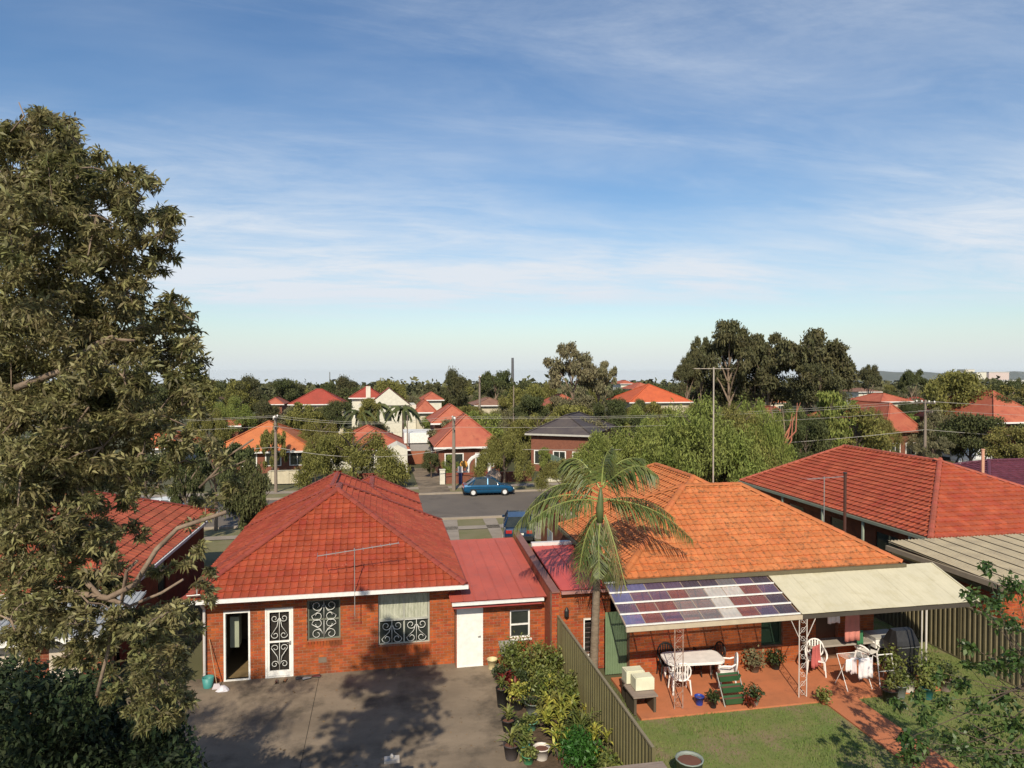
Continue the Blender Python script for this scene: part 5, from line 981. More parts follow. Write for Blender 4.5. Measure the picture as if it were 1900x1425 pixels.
def tree(u, v0, v1, wpx, d, kind, mi, label, name='tree', group=None, var=0, rz=None):
    """crown from v0 (top) to v1 (bottom) in the photograph, wpx wide, standing at distance d"""
    c = at(u, v1, d); g = gz(c.x, c.y); zt = at(u, v0, d).z; r = wpx * d / F / 2; zb = max(c.z, g + .3)
    t = thing(name, label, 'tree', (c.x, c.y, g), group)
    if kind not in TRK: TRK[kind] = trunk_mesh(kind)
    o = link('trunk', TRK[kind], t); o.matrix_parent_inverse = Matrix(); o.scale = (max(r * .9, 1.5), max(r * .9, 1.5), zt - g)
    o = link('crown', get_crown(kind, mi, var), t); o.matrix_parent_inverse = Matrix(); o.location = (0, 0, zb - g); o.scale = (r, r, zt - zb); o.rotation_euler = (0, 0, rz if rz is not None else random.uniform(0, 6.28)); return t
TREES = [
 (655, 785, 895, 200, 58, 'willow', 0, 'wide olive street tree across the road, behind the red bungalow roof', 'street_tree'),
 (935, 795, 882, 108, 57, 'willow', 0, 'compact rounded street tree behind the teal hatchback', 'street_tree'),
 (1165, 780, 905, 200, 60, 'willow', 3, 'low olive willow left of the tall aerial mast, below the cream house', 'willow_tree'),
 (1300, 738, 905, 230, 56, 'willow', 3, 'large light green willow directly behind the tall aerial mast', 'willow_tree'),
 (1385, 722, 880, 150, 62, 'willow', 3, 'light green feathery willow right of the tall aerial mast', 'willow_tree'),
 (1245, 752, 900, 190, 60, 'willow', 3, 'light green willow just left of the aerial mast foot', 'willow_tree'),
 (1345, 730, 905, 200, 58, 'willow', 0, 'olive willow partly behind the aerial mast', 'willow_tree'),
 (1110, 800, 905, 120, 56, 'willow', 3, 'low light green willow at the left end of the willow row', 'willow_tree'),
 (1415, 745, 900, 120, 57, 'willow', 3, 'light green willow beside the bare pale tree', 'willow_tree'),
 (1230, 760, 880, 130, 64, 'willow', 0, 'olive willow between the cream house and the aerial mast', 'willow_tree'),
 (1045, 845, 905, 110, 50, 'willow', 0, 'small olive tree behind the palm, over the near verge', 'street_tree'),
 (1352, 598, 735, 140, 112, 'gum', 2, 'tall brown-green gum, left one of the great pair on the skyline', 'gum_tree'),
 (1495, 614, 760, 180, 108, 'gum', 2, 'broad dark gum, right one of the great pair on the skyline', 'gum_tree'),
 (1425, 622, 735, 120, 111, 'gum', 2, 'dark gum crown bridging the two great skyline gums', 'gum_tree'),
 (1545, 640, 750, 80, 109, 'gum', 2, 'outer right crown of the skyline gums', 'gum_tree'),
 (1300, 628, 730, 60, 113, 'gum', 2, 'outer left crown of the skyline gums', 'gum_tree'),
 (1275, 664, 745, 62, 112, 'gum', 2, 'small dark gum at the left foot of the skyline pair', 'gum_tree'),
 (1400, 670, 750, 160, 114, 'round', 2, 'dark undergrowth tree below the skyline gums', 'gum_tree'),
 (1330, 690, 760, 130, 118, 'round', 2, 'brownish tree below the left skyline gum', 'gum_tree'),
 (1520, 670, 755, 120, 105, 'round', 2, 'dense brown-green tree below the right skyline gum', 'gum_tree'),
 (1062, 640, 750, 120, 110, 'gum', 4, 'open-crowned eucalypt alone on the skyline centre', 'gum_tree'),
 (1110, 655, 745, 80, 112, 'sparse', 4, 'thin greyish eucalypt leaning right of the central skyline tree', 'gum_tree'),
 (1540, 712, 862, 130, 62, 'layer', 3, 'layered light green conifer left of the brick-red roof peak', 'conifer'),
 (1590, 740, 850, 150, 66, 'layer', 0, 'layered olive conifer behind the brick-red roof peak', 'conifer'),
 (1495, 770, 870, 90, 60, 'round', 1, 'dark tree at the foot of the layered conifers', 'tree'),
 (1765, 692, 800, 150, 80, 'round', 0, 'large olive tree at the right, behind the grey power pole', 'tree'),
 (1620, 745, 830, 90, 74, 'willow', 0, 'olive feathery tree left of the right-hand red roof', 'tree'),
 (1800, 770, 850, 130, 62, 'round', 1, 'dark green tree below the large olive tree at the right', 'tree'),
 (1870, 790, 860, 100, 56, 'round', 0, 'olive tree at the right edge above the maroon roof', 'tree'),
 (1735, 800, 860, 70, 60, 'sparse', 4, 'scrubby grey tree beside the white van', 'tree'),
 (842, 688, 765, 62, 150, 'round', 2, 'small brown-green tree sticking up on the skyline left of centre', 'tree'),
 (920, 683, 760, 84, 140, 'gum', 1, 'dark broad tree on the skyline beside the chimney stack', 'tree'),
 (975, 715, 800, 90, 92, 'round', 0, 'olive tree behind the dark slate roof, left side', 'tree'),
 (985, 735, 795, 80, 86, 'round', 1, 'dark green round tree immediately behind the slate roof', 'tree'),
 (1135, 738, 800, 66, 88, 'round', 1, 'dark green bushy tree right of the slate roof ridge', 'tree'),
 (1060, 715, 780, 90, 96, 'round', 4, 'greyish bushy tree beneath the open eucalypt', 'tree'),
 (1612, 678, 735, 56, 140, 'gum', 2, 'small flat-topped gum right of the skyline pair', 'gum_tree'), (1692, 682, 740, 56, 150, 'gum', 1, 'flat-topped gum on the skyline further right', 'gum_tree'),
 (460, 700, 760, 70, 170, 'round', 2, 'dull brown tree on the left skyline', 'tree'), (530, 705, 760, 70, 175, 'round', 1, 'dark green tree left of the twin-storey cream house', 'tree'), (640, 700, 750, 60, 180, 'round', 2, 'rounded brown tree above the two-storey cream house', 'tree'),
 (610, 712, 760, 50, 160, 'round', 1, 'green tree right behind the two-storey cream house roof', 'tree'), (375, 700, 760, 40, 170, 'round', 1, 'dark tree beside the leafy edge of the big gum', 'tree'),
 (430, 735, 800, 90, 95, 'willow', 3, 'light green feathery tree above the bright orange roof', 'tree'), (385, 745, 820, 80, 90, 'willow', 0, 'light olive tree below the brown-roofed white cottage', 'tree'),
 (625, 745, 800, 70, 100, 'round', 1, 'dark green tree in front of the two-storey cream house', 'tree'), (490, 745, 800, 60, 98, 'round', 2, 'brownish bushy tree behind the bright orange roof', 'tree'), (685, 740, 790, 50, 96, 'round', 0, 'olive bush in front of the red-roofed cream house', 'tree'),
 (505, 780, 880, 60, 66, 'sparse', 0, 'scraggy tree beside the left power pole', 'tree'), (585, 800, 880, 60, 62, 'willow', 0, 'olive tree between the power pole and the wide street tree', 'tree'),
 (450, 850, 1000, 110, 33, 'round', 1, 'dark tree in the gap between the dull red roof and red bungalow', 'tree'), (400, 800, 900, 150, 42, 'sparse', 1, 'dark thin tree behind the dull red roof', 'tree'), (345, 850, 960, 70, 38, 'sparse', 1, 'thin dark tree just left of the white wagon', 'tree'),
 (480, 900, 970, 40, 38, 'willow', 3, 'small bright tree behind the left side of the red bungalow', 'tree'),
 (800, 835, 880, 36, 64, 'round', 1, 'dark green garden bush left of the street pole', 'tree'), (835, 845, 895, 34, 62, 'round', 3, 'bright green garden tree in front of the brick cottage window', 'tree'),
 (800, 775, 815, 40, 92, 'round', 3, 'small bright tree above the white garage', 'tree'), (870, 755, 790, 70, 105, 'round', 0, 'olive tree behind the coral cottage roof', 'tree'),
 (940, 735, 790, 50, 110, 'round', 0, 'light olive tree left of the slate roof', 'tree'), (1185, 742, 800, 30, 100, 'round', 1, 'dark bush at the left wall of the cream orange-roofed house', 'tree'), (1010, 830, 870, 30, 66, 'round', 3, 'green shrub in front of the pale green fence', 'tree'),
 (1850, 735, 800, 60, 75, 'round', 1, 'dark tree hiding the left wall of the far right house', 'tree'), (270, 830, 900, 130, 44, 'round', 1, 'dark tree behind the big gum at the left', 'tree'), (120, 800, 930, 200, 44, 'round', 1, 'wide dark tree behind the big gum near the left edge', 'tree')]
for i, q in enumerate(TREES): tree(*q[:8], name=q[8], var=i % 2)
LAND = ((60, 'the left edge of the view'), (200, 'the big gum trunk line'), (378, 'the brown-roofed white cottage'), (440, 'the small red roof at the left'), (512, 'the left power pole'), (590, 'the two-storey cream house'), (680, 'the red-roofed cream house'), (722, 'the white pointed gable'), (790, 'the orange-red gabled roof'), (842, 'the brown skyline tree'), (890, 'the distant power pole'), (952, 'the chimney stack'), (1045, 'the slate roof'), (1110, 'the open eucalypt'), (1225, 'the cream orange-roofed house'), (1328, 'the tall aerial mast'), (1450, 'the bare pale tree'), (1540, 'the layered conifer'), (1612, 'the small flat-topped gum'), (1716, 'the grey power pole'), (1800, 'the large olive tree'), (1890, 'the right edge of the view'))
rs = random.Random(21)
for i in range(170):      # suburb trees between the far houses
    d = 125 + 190 * (i / 150) ** .8; u = rs.uniform(-60, 1960); h = rs.uniform(6, 10.5); c = at(u, 720, d); g = gz(c.x, c.y); vt = 690 + (CAMH - g - h) / d * F; w = rs.uniform(7, 13) / d * F
    kd, mi = rs.choice(('round', 'round', 'gum', 'round')), rs.choice((0, 1, 1, 2, 2, 4)); lm = min(LAND, key=lambda q: abs(q[0] - u))
    lb = '%s %s %s tree %s %s, %s' % ('tall' if h > 8.3 else 'low', ('olive', 'dark green', 'brownish', '', 'greyish')[mi], {'round': 'bushy', 'gum': 'flat-topped'}[kd], 'just left of' if u < lm[0] else 'just right of', lm[1], ('near' if d < 160 else 'further' if d < 220 else 'far'))
    tree(u, vt, vt + h * .85 / d * F, w, d, kd, mi, lb, group='suburban trees before the skyline', var=i % 2)
HZ = ((770, 806), (640, 668))
for i in range(75):      # garden trees between the middle-distance houses
    d = rs.uniform(72, 122); u = rs.uniform(370, 1930); h = rs.uniform(3.6, 6.6)
    if any(a < u < b for a, b in HZ) or (900 < u < 1120 and d > 80 and False): continue
    c = at(u, 720, d); g = gz(c.x, c.y); vt = 690 + (CAMH - g - h) / d * F; w = rs.uniform(5, 9) / d * F; kd, mi = rs.choice(('round', 'round', 'willow', 'gum')), rs.choice((0, 1, 0, 3, 4)); lm = min(LAND, key=lambda q: abs(q[0] - u))
    lb = '%s %s garden tree %s %s' % (('olive', 'dark green', '', 'light green', 'greyish')[mi], {'round': 'bushy', 'gum': 'flat-topped', 'willow': 'feathery'}[kd], ('left of' if u < lm[0] else 'right of') + (' and nearer than' if d < 95 else ' and level with'), lm[1])
    tree(u, vt, vt + h * .9 / d * F, w, d, kd, mi, lb, group='garden trees among the middle houses', var=i % 2)
# far wood, one mass
Vs, Fs, nv = [], [], 0
for i in range(2200):
    y = 290 + 2600 * rs.random() ** 2.0; x = rs.uniform(-.62, 1.05) * y; g = gz(x, y); h = rs.uniform(7, 12); w = rs.uniform(4, 8) * (1 + y / 1500); n = 90 if y < 900 else 40
    P = lobe_pts((x, y, g + h * .55), (w, w, h * .5), n, .5); V, Fq = leaves(P, 2.2 * (1 + y / 1400), 1.5 * (1 + y / 1400), droop=0, up=.8); Vs.append(V); Fs.append(Fq + nv); nv += len(V)
props(link('distant_wood', np_mesh('distant_wood', np.concatenate(Vs), np.concatenate(Fs), mat('foliage_distant', (.065, .072, .03), (.10, .09, .04), .9, .02, rand=.3))), 'distant tree canopy running along the whole skyline', 'woodland', None, 'stuff')
# ---------------------------------------------------------------- far houses
def troof(n, c, c2): return mat(n, c, c2, .75, .8, rand=0, wave=('Z', 3.2, .9), bump=.3, stain=(tuple(q * .6 for q in c), 2, .55, .75))
T_CORAL = troof('far_coral', (.34, .082, .048), (.40, .12, .065)); T_ORANGE = troof('far_orange', (.48, .15, .05), (.40, .12, .045)); T_RED = troof('far_red', (.34, .055, .035), (.28, .05, .03)); T_SLATE = troof('far_slate', (.055, .045, .05), (.08, .065, .06)); T_BROWN = troof('far_brown', (.18, .09, .06), (.24, .13, .09))
WALLW = plain('wall_white', (.60, .57, .48), .8); WALLC = plain('wall_cream', (.50, .44, .32), .8); WALLB = mat('wall_brickfar', (.20, .075, .045), (.15, .055, .035), .9, 6)
def fh(label, u0, u1, ve, va, d, dep, mr, mw, trim=M_GUT, wins=3, rz=0, chim=None, base=None, storeys=1, gable=False, name='distant_house'):
    c = at((u0 + u1) / 2, ve, d); w = (u1 - u0) / F * d; g = gz(c.x, c.y + dep / 2); ez = c.z - g; rise = at((u0 + u1) / 2, va, d + min(w, dep) / 2).z - c.z; rise = max(rise, .8)
    t = thing(name, label, 'house', (0, 0, 0)); p = rise / (min(w, dep) / 2)
    b = blk(-w / 2, w / 2, 0, dep, ez, p); dk = MB(); hip_deck(dk, b)
    ro = dk.build('roof', mr, t)
    cp = MB()
    for a, q in hips(b):
        if (Vector(a) - Vector(q)).length > .2: k = MB(); k.tube([Vector(a) + Vector((0, 0, .03)), Vector(q) + Vector((0, 0, .03))], .09, 5); k.build('ridge_cap', mr, ro)
    if chim: k = MB(); k.box(chim, chim + .8, dep * .45, dep * .45 + .8, ez + rise * .5, ez + rise + .9); k.build('chimney', mw if mw is WALLW else WALLB, ro)
    k = MB(); k.box(-w / 2 - .06, w / 2 + .06, -.12, -.005, ez - .16, ez + .01); k.build('gutter', trim, t)
    W_ = MB(); x0, x1, y0, y1, z1 = -w / 2 + .45, w / 2 - .45, .45, dep - .45, ez - .02; W_.box(x0, x1, y0, y1, -.8, z1); W_.build('wall', mw, t)
    for s in range(storeys):
        for i in range(wins):
            ww = min(1.7, (x1 - x0) / wins * .6); xc = x0 + (x1 - x0) * (i + .5) / wins; za = .9 + s * 2.8; zb = min(za + 1.25, z1 - .2)
            if zb - za < .4: continue
            f = MB(); f.box(xc - ww / 2 - .08, xc + ww / 2 + .08, y0 - .05, y0 - .003, za - .08, zb + .08); fo = f.build('window', M_WHITE, t)
            for q in range(2): k = MB(); k.box(xc - ww / 2 + q * ww / 2 + .03, xc - ww / 2 + (q + 1) * ww / 2 - .03, y0 - .065, y0 - .052, za, zb); k.build('pane', M_GLASS, fo)
    for s in (-1, 1):
        k = MB(); xx = x0 - .03 if s < 0 else x1 + .003; k.box(xx, xx + .027, dep * .4, dep * .4 + 1.3, .9, min(2.2, z1 - .1)); k.build('window', M_GLASS, t)
    t.location = (c.x, c.y, g); t.rotation_euler = (0, 0, rz); return t, w, ez, rise
hC, w_, ez_, rs_ = fh('brick cottage with coral tiled hip roof, white gutter and white-framed window across the street', 806, 938, 829, 770, 66, 9, T_CORAL, WALLB, wins=2, chim=None)
fh('small coral gabled roof behind the coral cottage', 800, 885, 785, 752, 78, 9, T_CORAL, WALLB, wins=0)
fh('orange-red roof with white gable piece between the white house and coral cottage', 768, 812, 765, 742, 104, 8, T_CORAL, WALLC, wins=0)
fh('red roofed house with white fascia left of the skyline tree', 782, 824, 742, 728, 128, 8, T_CORAL, WALLW, wins=2)
fh('brick house with dark slate-grey hip roof right of the coral cottage', 972, 1100, 806, 770, 68, 12, T_SLATE, WALLB, trim=plain('trim_grey', (.42, .40, .36), .6), wins=3, rz=R(-30))
fh('cream house with orange hip roof left of the willow trees', 1165, 1290, 746, 713, 108, 11, T_ORANGE if False else troof('far_orangered', (.52, .11, .04), (.44, .09, .035)), WALLC, wins=3, storeys=1)
fh('low red roof glimpsed between the cream house and dark gums', 1245, 1305, 748, 736, 122, 9, T_CORAL, WALLW, wins=2)
fh('two-storey cream house with red hip roof at the left', 536, 640, 750, 722, 121, 9, T_RED, WALLC, wins=3, storeys=2)
fh('cream house with red hip roof beside the white gable', 648, 712, 738, 717, 112, 9, T_RED, WALLW, wins=2, storeys=2)
fh('house with bright orange tiled roof behind the left power pole', 388, 578, 838, 782, 68, 11, T_ORANGE, WALLB, wins=4)
fh('small red roof in trees above the bright orange roof', 402, 446, 790, 771, 92, 8, T_CORAL, WALLB, wins=0)
fh('tiny orange roof in trees left of the two-storey cream house', 490, 526, 750, 738, 135, 8, T_CORAL, WALLB, wins=0)
fh('white cottage with brown roof just right of the big gum', 356, 402, 742, 728, 150, 7, T_BROWN, WALLW, wins=2)
fh('red roofed house hidden behind the wide street tree', 600, 760, 835, 790, 72, 10, T_CORAL, WALLW, wins=3)
fh('orange roofed house seen through the big gum', 236, 338, 832, 800, 78, 9, troof('far_terracotta', (.46, .13, .05), (.38, .10, .04)), WALLW, wins=2)
fh('brick house with red tiled roof beside the grey power pole at the right', 1640, 1722, 800, 748, 76, 10, T_CORAL, WALLB, wins=2, trim=WALLB)
fh('house with red roof at the far right edge', 1835, 1960, 783, 726, 72, 11, T_CORAL, WALLB, wins=2)
fh('low red roof behind trees right of the conifer', 1560, 1600, 778, 765, 84, 7, T_CORAL, WALLB, wins=0)
fh('faint red roof behind the flat-topped gums', 1630, 1700, 745, 730, 125, 9, T_CORAL, WALLC, wins=2)
fh('long pale roof low under the skyline at the right', 1590, 1640, 727, 720, 170, 8, T_BROWN, WALLW, wins=2)
fh('red roof hidden among the gum trunks', 1420, 1500, 790, 755, 88, 9, T_CORAL, WALLB, wins=2)
fh('pinkish roof right of the open eucalypt', 1150, 1180, 712, 706, 230, 9, T_CORAL, WALLW, wins=0); fh('red and white roof behind the cream orange-roofed house', 1172, 1222, 722, 710, 180, 9, T_CORAL, WALLW, wins=0)
fh('brown roof behind the slate roof house, left', 880, 945, 752, 738, 118, 9, T_BROWN, WALLC, wins=2); fh('red roof half hidden behind the central eucalypt', 1015, 1090, 755, 732, 106, 9, T_CORAL, WALLW, wins=2)
for i, (u, d) in enumerate(((705, 210), (980, 200), (1235, 210), (1440, 230), (1655, 220), (1720, 200), (560, 230), (780, 220), (890, 200), (1330, 190), (1830, 170), (1780, 190))):
    c = at(u, 720, d); z = gz(c.x, c.y) + 3; ve = 690 + (CAMH - z) / d * F
    t_, *_ = fh('tiny %s roof among trees far off beside %s' % (('coral', 'red', 'brown', 'orange')[i % 4], min(LAND, key=lambda q: abs(q[0] - u))[1]), u - 24, u + 24, ve, ve - 14, d, 9, (T_CORAL, T_RED, T_BROWN, T_ORANGE)[i % 4], (WALLW, WALLC)[i % 2], wins=2); t_['group'] = 'tiny far roofs'
# white gabled house
c = at(712, 790, 106); g = gz(c.x, c.y); t = thing('white_gabled_house', 'white rendered house with a tall pointed gable and small palms in front', 'house', (c.x, c.y, g)); s = 106 / F
m = MB(); m.box(c.x - 3.9, c.x + 5.0, c.y, c.y + 8, g - 1, at(0, 752, 106).z); m.build('wall', WALLW, t); zt = at(0, 721, 106).z; zb = at(0, 752, 106).z
m = MB(); gx = at(722, 700, 106).x; m.add([(gx - 3.2, c.y - .3, zb), (gx + 3.2, c.y - .3, zb), (gx, c.y - .3, zt), (gx - 3.2, c.y + .1, zb), (gx + 3.2, c.y + .1, zb), (gx, c.y + .1, zt)], [(0, 1, 2), (5, 4, 3), (0, 2, 5, 3), (1, 4, 5, 2), (0, 3, 4, 1)]); m.build('gable', WALLW, t)
m = MB(); m.add([(gx - 3.5, c.y - .2, zb - .1), (gx, c.y - .2, zt + .08), (gx + 3.5, c.y - .2, zb - .1), (gx - 3.5, c.y + 8, zb - .1), (gx, c.y + 8, zt + .08), (gx + 3.5, c.y + 8, zb - .1)], [(0, 1, 4, 3), (1, 2, 5, 4)]); m.build('roof', T_RED, t)
for i in range(3): m = MB(); x = c.x - 2.6 + i * 2.7; m.box(x, x + 1.1, c.y - .06, c.y - .003, zb - 2.4, zb - 1); m.build('window', M_GLASS, t)
m = MB(); m.box(gx - 3.6, gx - 2.9, c.y + 3, c.y + 3.8, zb, zt + .3); m.build('chimney', WALLW, t)
# white garage and cottage details
c = at(777, 858, 76); g = gz(c.x, c.y); t = thing('white_garage', 'small white parapet garage with brick-coloured door at the top of the drive', 'garage', (c.x, c.y, g)); zt = at(0, 803, 76).z; zm = at(0, 822, 76).z; hw = 1.35
m = MB(); m.box(c.x - hw - .25, c.x + hw + .3, c.y, c.y + 5, zm, zt); m.build('parapet', M_WHITE, t); m = MB(); m.box(c.x + hw, c.x + hw + .28, c.y, c.y + 4.9, g, zm - .003); m.build('wall', M_WHITE, t); m = MB(); m.box(c.x - hw - .23, c.x - hw, c.y, c.y + 4.9, g, zm - .003); m.build('wall', WALLB, t)
m = MB(); m.box(c.x - hw, c.x + hw, c.y + .2, c.y + .25, g, zm - .9); m.build('door', mat('door_rust', (.30, .10, .05), (.24, .08, .04), .7, 2), t); m = MB(); m.box(c.x - hw, c.x + hw, c.y + .19, c.y + .24, zm - .897, zm - .01); m.build('panel', plain('panel_gry', (.28, .26, .25), .7), t)
p = at(745, 860, 66); t = thing('white_shed', 'white rendered gable end at the right edge of the wide street tree', 'shed', (p.x, p.y, gz(p.x, p.y))); m = MB(); g = gz(p.x, p.y); x1 = at(756, 860, 66).x
m.add([(x1 - 1.9, p.y, g), (x1, p.y, g), (x1, p.y, g + 2.5), (x1 - .95, p.y, g + 3.0), (x1 - 1.9, p.y, g + 2.5)] + [(x1 - 1.9, p.y + 4, g), (x1, p.y + 4, g), (x1, p.y + 4, g + 2.5), (x1 - .95, p.y + 4, g + 3.0), (x1 - 1.9, p.y + 4, g + 2.5)], [(0, 1, 2, 3, 4), (9, 8, 7, 6, 5), (1, 6, 7, 2), (2, 7, 8, 3), (3, 8, 9, 4), (0, 5, 6, 1), (4, 9, 5, 0)]); m.build('wall', WALLW, t); m = MB(); m.box(x1 - .9, x1 - .2, p.y - .05, p.y - .004, g, g + 1.1); m.build('door', M_DARK, t)
# front fences, letterbox, green fence, street furniture
def low_wall(u0, u1, d, h, m_, label, name='front_wall', pick=0):
    a = at(u0, 880, d); b = at(u1, 880, d); y = a.y; g = gz(a.x, 60); t = thing(name, label, 'wall', ((a.x + b.x) / 2, y, g)); m = MB(); m.box(a.x, b.x, y, y + .25, g, g + h); m.build('body', m_, t); n = max(1, int((b.x - a.x) / 1.1))
    m = MB(); m.box(a.x - .03, b.x + .03, y - .03, y + .28, g + h + .003, g + h + .08); m.build('coping', m_ if m_ is not WALLB else M_CAP_A, t)
    for i in range(n + 1): m = MB(); x = a.x + (b.x - a.x) * i / n; m.box(x - .13, x + .13, y - .06, y - .004, g, g + h + .05); m.build('pier', m_, t)
low_wall(822, 990, 60, .85, WALLB, 'low brick front wall behind the teal hatchback'); low_wall(1000, 1120, 61, .6, WALLW, 'low pale wall behind the palm fronds'); low_wall(500, 565, 60, 1.1, WALLC, 'pale cream front wall left of the wide street tree'); low_wall(640, 735, 60, .8, WALLB, 'low dark brick wall beneath the wide street tree')
p = at(821, 888, 59.5); t = thing('gate_pier', 'white rendered gate pier at the foot of the drive', 'pier', (p.x, p.y, -.5)); m = MB(); m.box(p.x - .22, p.x + .22, p.y, p.y + .4, -.5, .75); m.build('pier', WALLW, t); m = MB(); m.box(p.x - .26, p.x + .26, p.y - .04, p.y + .44, .753, .81); m.build('cap', WALLW, t)
p = at(916, 882, 58.5); t = thing('garden_arch', 'round pale wheel-like ornament on the front wall right of the hatchback', 'ornament', (p.x, p.y, -.5)); m = MB(); m.lathe((p.x, p.y, -.5), [(.3, 0), (.62, .5), (.66, .95), (.4, 1.35), (.1, 1.42)], 14); m.build('urn', plain('urn_pink', (.55, .42, .34), .8), t, smooth=True); m = MB(); m.lathe((p.x, p.y, .92), [(.16, 0), (.2, .1)], 10); m.build('rim', WALLW, t)
p = at(897, 880, 60); t = thing('porch_arch', 'white arched porch opening beside the cottage window', 'porch', (p.x, p.y + 3, -.5)); m = MB()
P = [(p.x + 1.0 * math.cos(a), p.y + 3, .6 + 1.0 * math.sin(a)) for a in np.linspace(0, math.pi, 11)]; m.tube([(p.x + 1.0, p.y + 3, -.5)] + P + [(p.x - 1.0, p.y + 3, -.5)], .17, 6); m.build('arch', M_WHITE, t); m = MB(); m.box(p.x - 3.6, p.x - 1.1, p.y + 2.9, p.y + 3.1, .1, .22); m.build('rail', M_WHITE, t)
p = at(866, 868, 60.0); t = thing('garden_sign', 'round orange ornament on the brick cottage wall', 'ornament', (p.x, p.y, -.5)); m = MB(); m.T = Matrix.Translation((p.x, p.y + 2.2, p.z)) @ Matrix.Rotation(R(90), 4, 'X'); m.lathe((0, 0, 0), [(.36, 0), (.34, .06), (.1, .1)], 12); m.build('disc', plain('disc_orange', (.62, .30, .06), .6), t); m = MB(); m.tube([(p.x, p.y + 2.24, -.6), (p.x, p.y + 2.24, p.z)], .03, 5); m.build('stake', M_GREYM, t)
p = at(854, 880, 60); t = thing('gate_post', 'narrow blue and white gate post right of the street pole', 'post', (p.x, p.y, -.5)); m = MB(); m.box(p.x - .14, p.x + .14, p.y - .1, p.y + .1, -.5, .45); m.build('lower', plain('blue_post', (.03, .04, .14), .6), t); m = MB(); m.box(p.x - .2, p.x + .2, p.y - .1, p.y + .1, .453, 1.0); m.build('upper', plain('post_pale', (.60, .55, .55), .6), t)
a = at(1000, 860, 70); b = at(1045, 870, 62); t = thing('green_fence', 'pale green sheet fence below the slate roof house', 'fence', ((a.x + b.x) / 2, (a.y + b.y) / 2, -.6)); 
for i in range(9): k = MB(); p0 = a.lerp(b, i / 9); p1 = a.lerp(b, (i + .93) / 9); k.beam((p0.x, p0.y, .45), (p1.x, p1.y, .45), .05, 1.9); k.build('fence_sheet', plain('fence_palegreen', (.24, .32, .24), .6), t)
# poles and wires
M_POLE = plain('pole_timber', (.22, .175, .14), .85); M_WIRE = plain('wire', (.30, .28, .25), .5)
POLES = {}
def pole(key, u, v0, v1, d, label, r=.14, arm=True, cat='power pole', name='power_pole', m_=None):
    p = at(u, v1, d); g = gz(p.x, p.y); zt = at(u, v0, d).z; t = thing(name, label, cat, (p.x, p.y, g)); m = MB(); m.tube([(p.x, p.y, g), (p.x, p.y, zt)], [r, r * .7], 7); m.build('pole', m_ or M_POLE, t); POLES[key] = (p.x, p.y, zt)
    if arm:
        for k, z in enumerate((zt - .25, zt - 1.0)): m = MB(); m.box(p.x - .05, p.x + .05, p.y - 1.1 + .3 * k, p.y + 1.1 - .3 * k, z - .06, z + .06); m.build('crossarm', m_ or M_POLE, t)
        for y in (-1, -.4, .4, 1): m = MB(); m.lathe((p.x, p.y + y, zt - .19), [(.05, 0), (.07, .08), (.03, .16)], 6); m.build('insulator', M_WHITE, t)
pole('a', 512, 770, 930, 55.5, 'timber power pole at the left in front of the bright orange roof'); pole('b', 842, 772, 892, 56.5, 'timber power pole at the kerb behind the teal hatchback', .17)
pole('c', 1716, 742, 860, 60, 'grey power pole rising behind the brick-red roof', .14); pole('d', 890, 697, 790, 105, 'distant power pole near the broad dark skyline tree', .2); pole('e', 953, 715, 810, 88, 'thin pole in front of the olive tree by the slate roof', .1, False)
pole('f', 756, 770, 870, 75, 'thin pole above the white garage', .08, False); pole('s', 951, 664, 720, 420, 'thin dark chimney stack on the centre skyline', 1.1, False, 'chimney', 'chimney_stack', plain('stack', (.10, .10, .11), .8)); pole('r', 612, 690, 720, 420, 'thin radio mast on the left skyline', .35, False, 'mast', 'radio_mast', M_GREYM); pole('q', 388, 683, 715, 420, 'thin mast on the skyline beside the big gum', .35, False, 'mast', 'radio_mast', M_GREYM)
def wire(a, b, sag, label, off=0, dz=0, r=.022):
    a = Vector(a) + Vector((0, off, dz)); b = Vector(b) + Vector((0, off, dz)); m = MB(); m.tube([a.lerp(b, i / 16) - Vector((0, 0, sag * 4 * (i / 16) * (1 - i / 16))) for i in range(17)], r, 4); props(m.build('power_line', M_WIRE), label, 'cable', 'power lines along the street')
Lw = (-70, POLES['a'][1], 5.4); Rw = (95, POLES['c'][1], 5.6)
for nm, a, b in (('left of the left pole', Lw, POLES['a']), ('between the left pole and the kerb pole', POLES['a'], POLES['b']), ('between the kerb pole and the grey right pole', POLES['b'], POLES['c']), ('right of the grey right pole', POLES['c'], Rw)):
    for k, (off, dz) in enumerate(((-1, -.1), (1, -.1), (-.7, -.85), (0, -2.6))): wire(a, b, .5 if k < 3 else .8, ('front upper', 'rear upper', 'middle', 'thick lowest')[k] + ' overhead cable ' + nm, off, dz, .014 if k < 3 else .026)
# small palms before the white gabled house
def small_palm(u, v0, v1, d, label):
    p = at(u, v1, d); g = gz(p.x, p.y); tp = Vector((p.x, p.y, at(u, v0, d).z)); t = thing('small_palm', label, 'palm', (p.x, p.y, g)); m = MB(); m.tube([(p.x, p.y, g), tp], [.18, .13], 6); m.build('trunk', M_BARKD, t)
    for k in range(13):
        a = k * 2.4; e = .2 + .8 * ((k * 7) % 13) / 13; q = MB(); L0 = 2.6; dv = Vector((math.cos(a), math.sin(a), 0)); P = [tp + dv * L0 * s + Vector((0, 0, L0 * (e * s - 1.1 * s * s))) for s in (0, .25, .5, .75, 1)]
        for i in range(4):
            sd_ = Vector((-math.sin(a), math.cos(a), 0)) * .34 * (1 - i / 6)
            for sg in (-1, 1): q.add([P[i], P[i + 1], P[i + 1] + sd_ * sg + Vector((0, 0, -.3)), P[i] + sd_ * sg * .9 + Vector((0, 0, -.3))], [(0, 1, 2, 3)])
        q.build('frond', M_FAR[1], t)
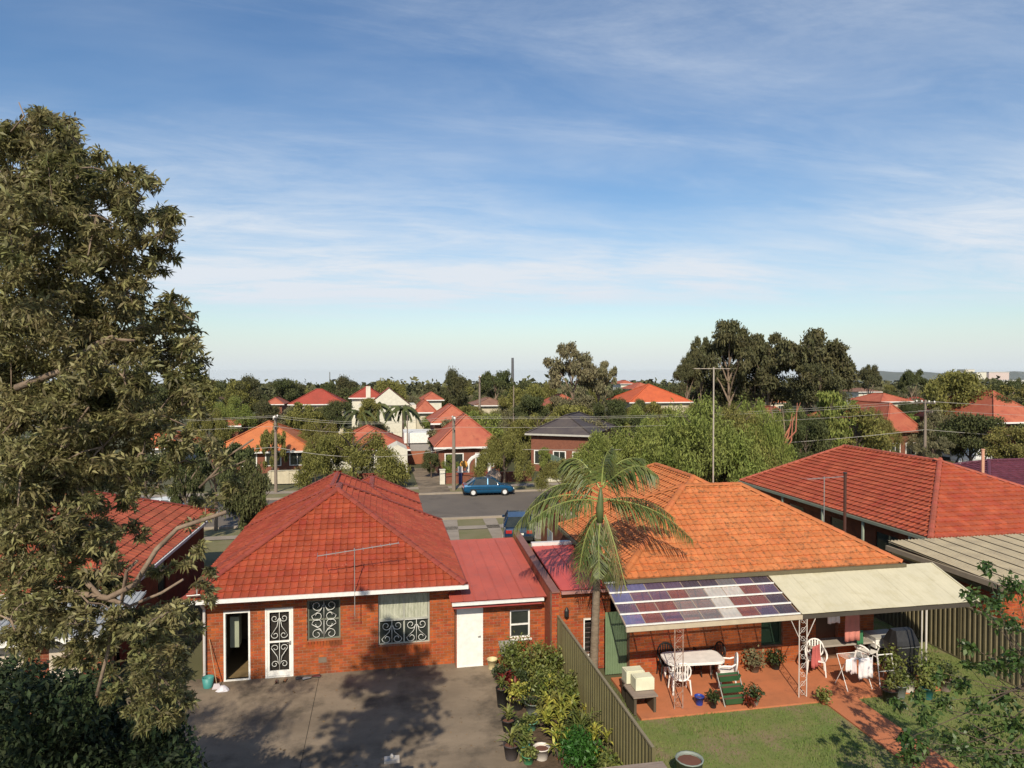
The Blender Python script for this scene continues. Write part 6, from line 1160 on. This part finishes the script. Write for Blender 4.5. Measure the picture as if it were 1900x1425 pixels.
small_palm(700, 752, 790, 98, 'small palm left of the white gable'); small_palm(748, 758, 800, 92, 'small palm right of the white gable'); small_palm(668, 765, 800, 96, 'small palm below the red-roofed cream house')
# bare pale tree
p = at(1450, 870, 58); g = gz(p.x, p.y); t = thing('bare_tree', 'bare pale-trunked tree with reddish twigs left of the layered conifer', 'tree', (p.x, p.y, g)); m = MB(); m.tube([(p.x, p.y, g), (p.x - .2, p.y, g + 2.5), (p.x + .1, p.y, g + 4)], [.3, .24, .16], 8); m.build('trunk', M_BARK, t); rs = random.Random(4)
for k in range(9): m = MB(); a = rs.uniform(-1.3, 1.3); b0 = Vector((p.x, p.y, g + 2.3 + k * .2)); m.tube([b0, b0 + Vector((a, rs.uniform(-.6, .6), 1.3)), b0 + Vector((a * 1.6, rs.uniform(-1, 1), 3.0 + rs.uniform(0, 1)))], [.1, .06, .02], 5); m.build('limb', M_BARK if k % 2 else plain('limb_red', (.36, .13, .08), .8), t)
# far right plain
for i, (u0, u1, v0, v1, d, m_, lb) in enumerate(((1790, 1812, 686, 695, 1500, WALLW, 'white blocky building on the hazy right skyline'), (1835, 1880, 691, 697, 1500, plain('far_pink', (.55, .45, .42), .8), 'long pinkish building low on the right skyline'), (1812, 1834, 691, 698, 1400, WALLW, 'pale low building right of the blocky white one'), (1858, 1925, 708, 714, 420, WALLW, 'long low cream shed roof near the right edge'), (1805, 1830, 706, 710, 520, plain('far_grey', (.3, .32, .36), .8), 'small blue-grey shed on the right skyline'))):
    a = at(u0, v0, d); b = at(u1, v1, d); t = thing('distant_building', lb, 'building', ((a.x + b.x) / 2, a.y, b.z)); m = MB(); m.box(a.x, b.x, a.y, a.y + 20, b.z - 25, a.z); m.build('wall', m_, t); m = MB(); m.box(a.x - .5, b.x + .5, a.y - .5, a.y + 20.5, a.z + .003, a.z + (b.x - a.x) * .02 + .4); m.build('roof', plain('far_roof', (.5, .49, .46), .8), t)
hm_ = MB()
for i in range(30):
    x0 = -1500 + i * 160; x0 += 7400; hm_.add([(x0, 8000, -200), (x0 + 160, 8000, -200), (x0 + 160, 8000 + 600, 12 + 12 * math.sin((i + 1) * .31) + 9 * math.sin((i + 1) * 1.3)), (x0, 8000 + 600, 12 + 12 * math.sin(i * .31) + 9 * math.sin(i * 1.3))], [(0, 1, 2, 3)])
hm_.build('hills', mat('hill_far', (.06, .075, .06), (.08, .09, .07), .95, .004), kind='structure')
# ---------------------------------------------------------------- air
hzm = bpy.data.materials.new('air'); hzm.use_nodes = True; n_ = hzm.node_tree.nodes; n_.remove(n_['Principled BSDF']); pv = n_.new('ShaderNodeVolumePrincipled'); pv.inputs['Color'].default_value = (.95, .97, 1, 1); pv.inputs['Density'].default_value = .00003; pv.inputs['Anisotropy'].default_value = .2
hzm.node_tree.links.new(pv.outputs[0], n_['Material Output'].inputs['Volume'])
m = MB(); m.box(-9100, 9100, -70, 9600, -212, 26); props(m.build('haze', hzm), 'thin blue summer haze over the far suburbs', 'haze', None, 'stuff')
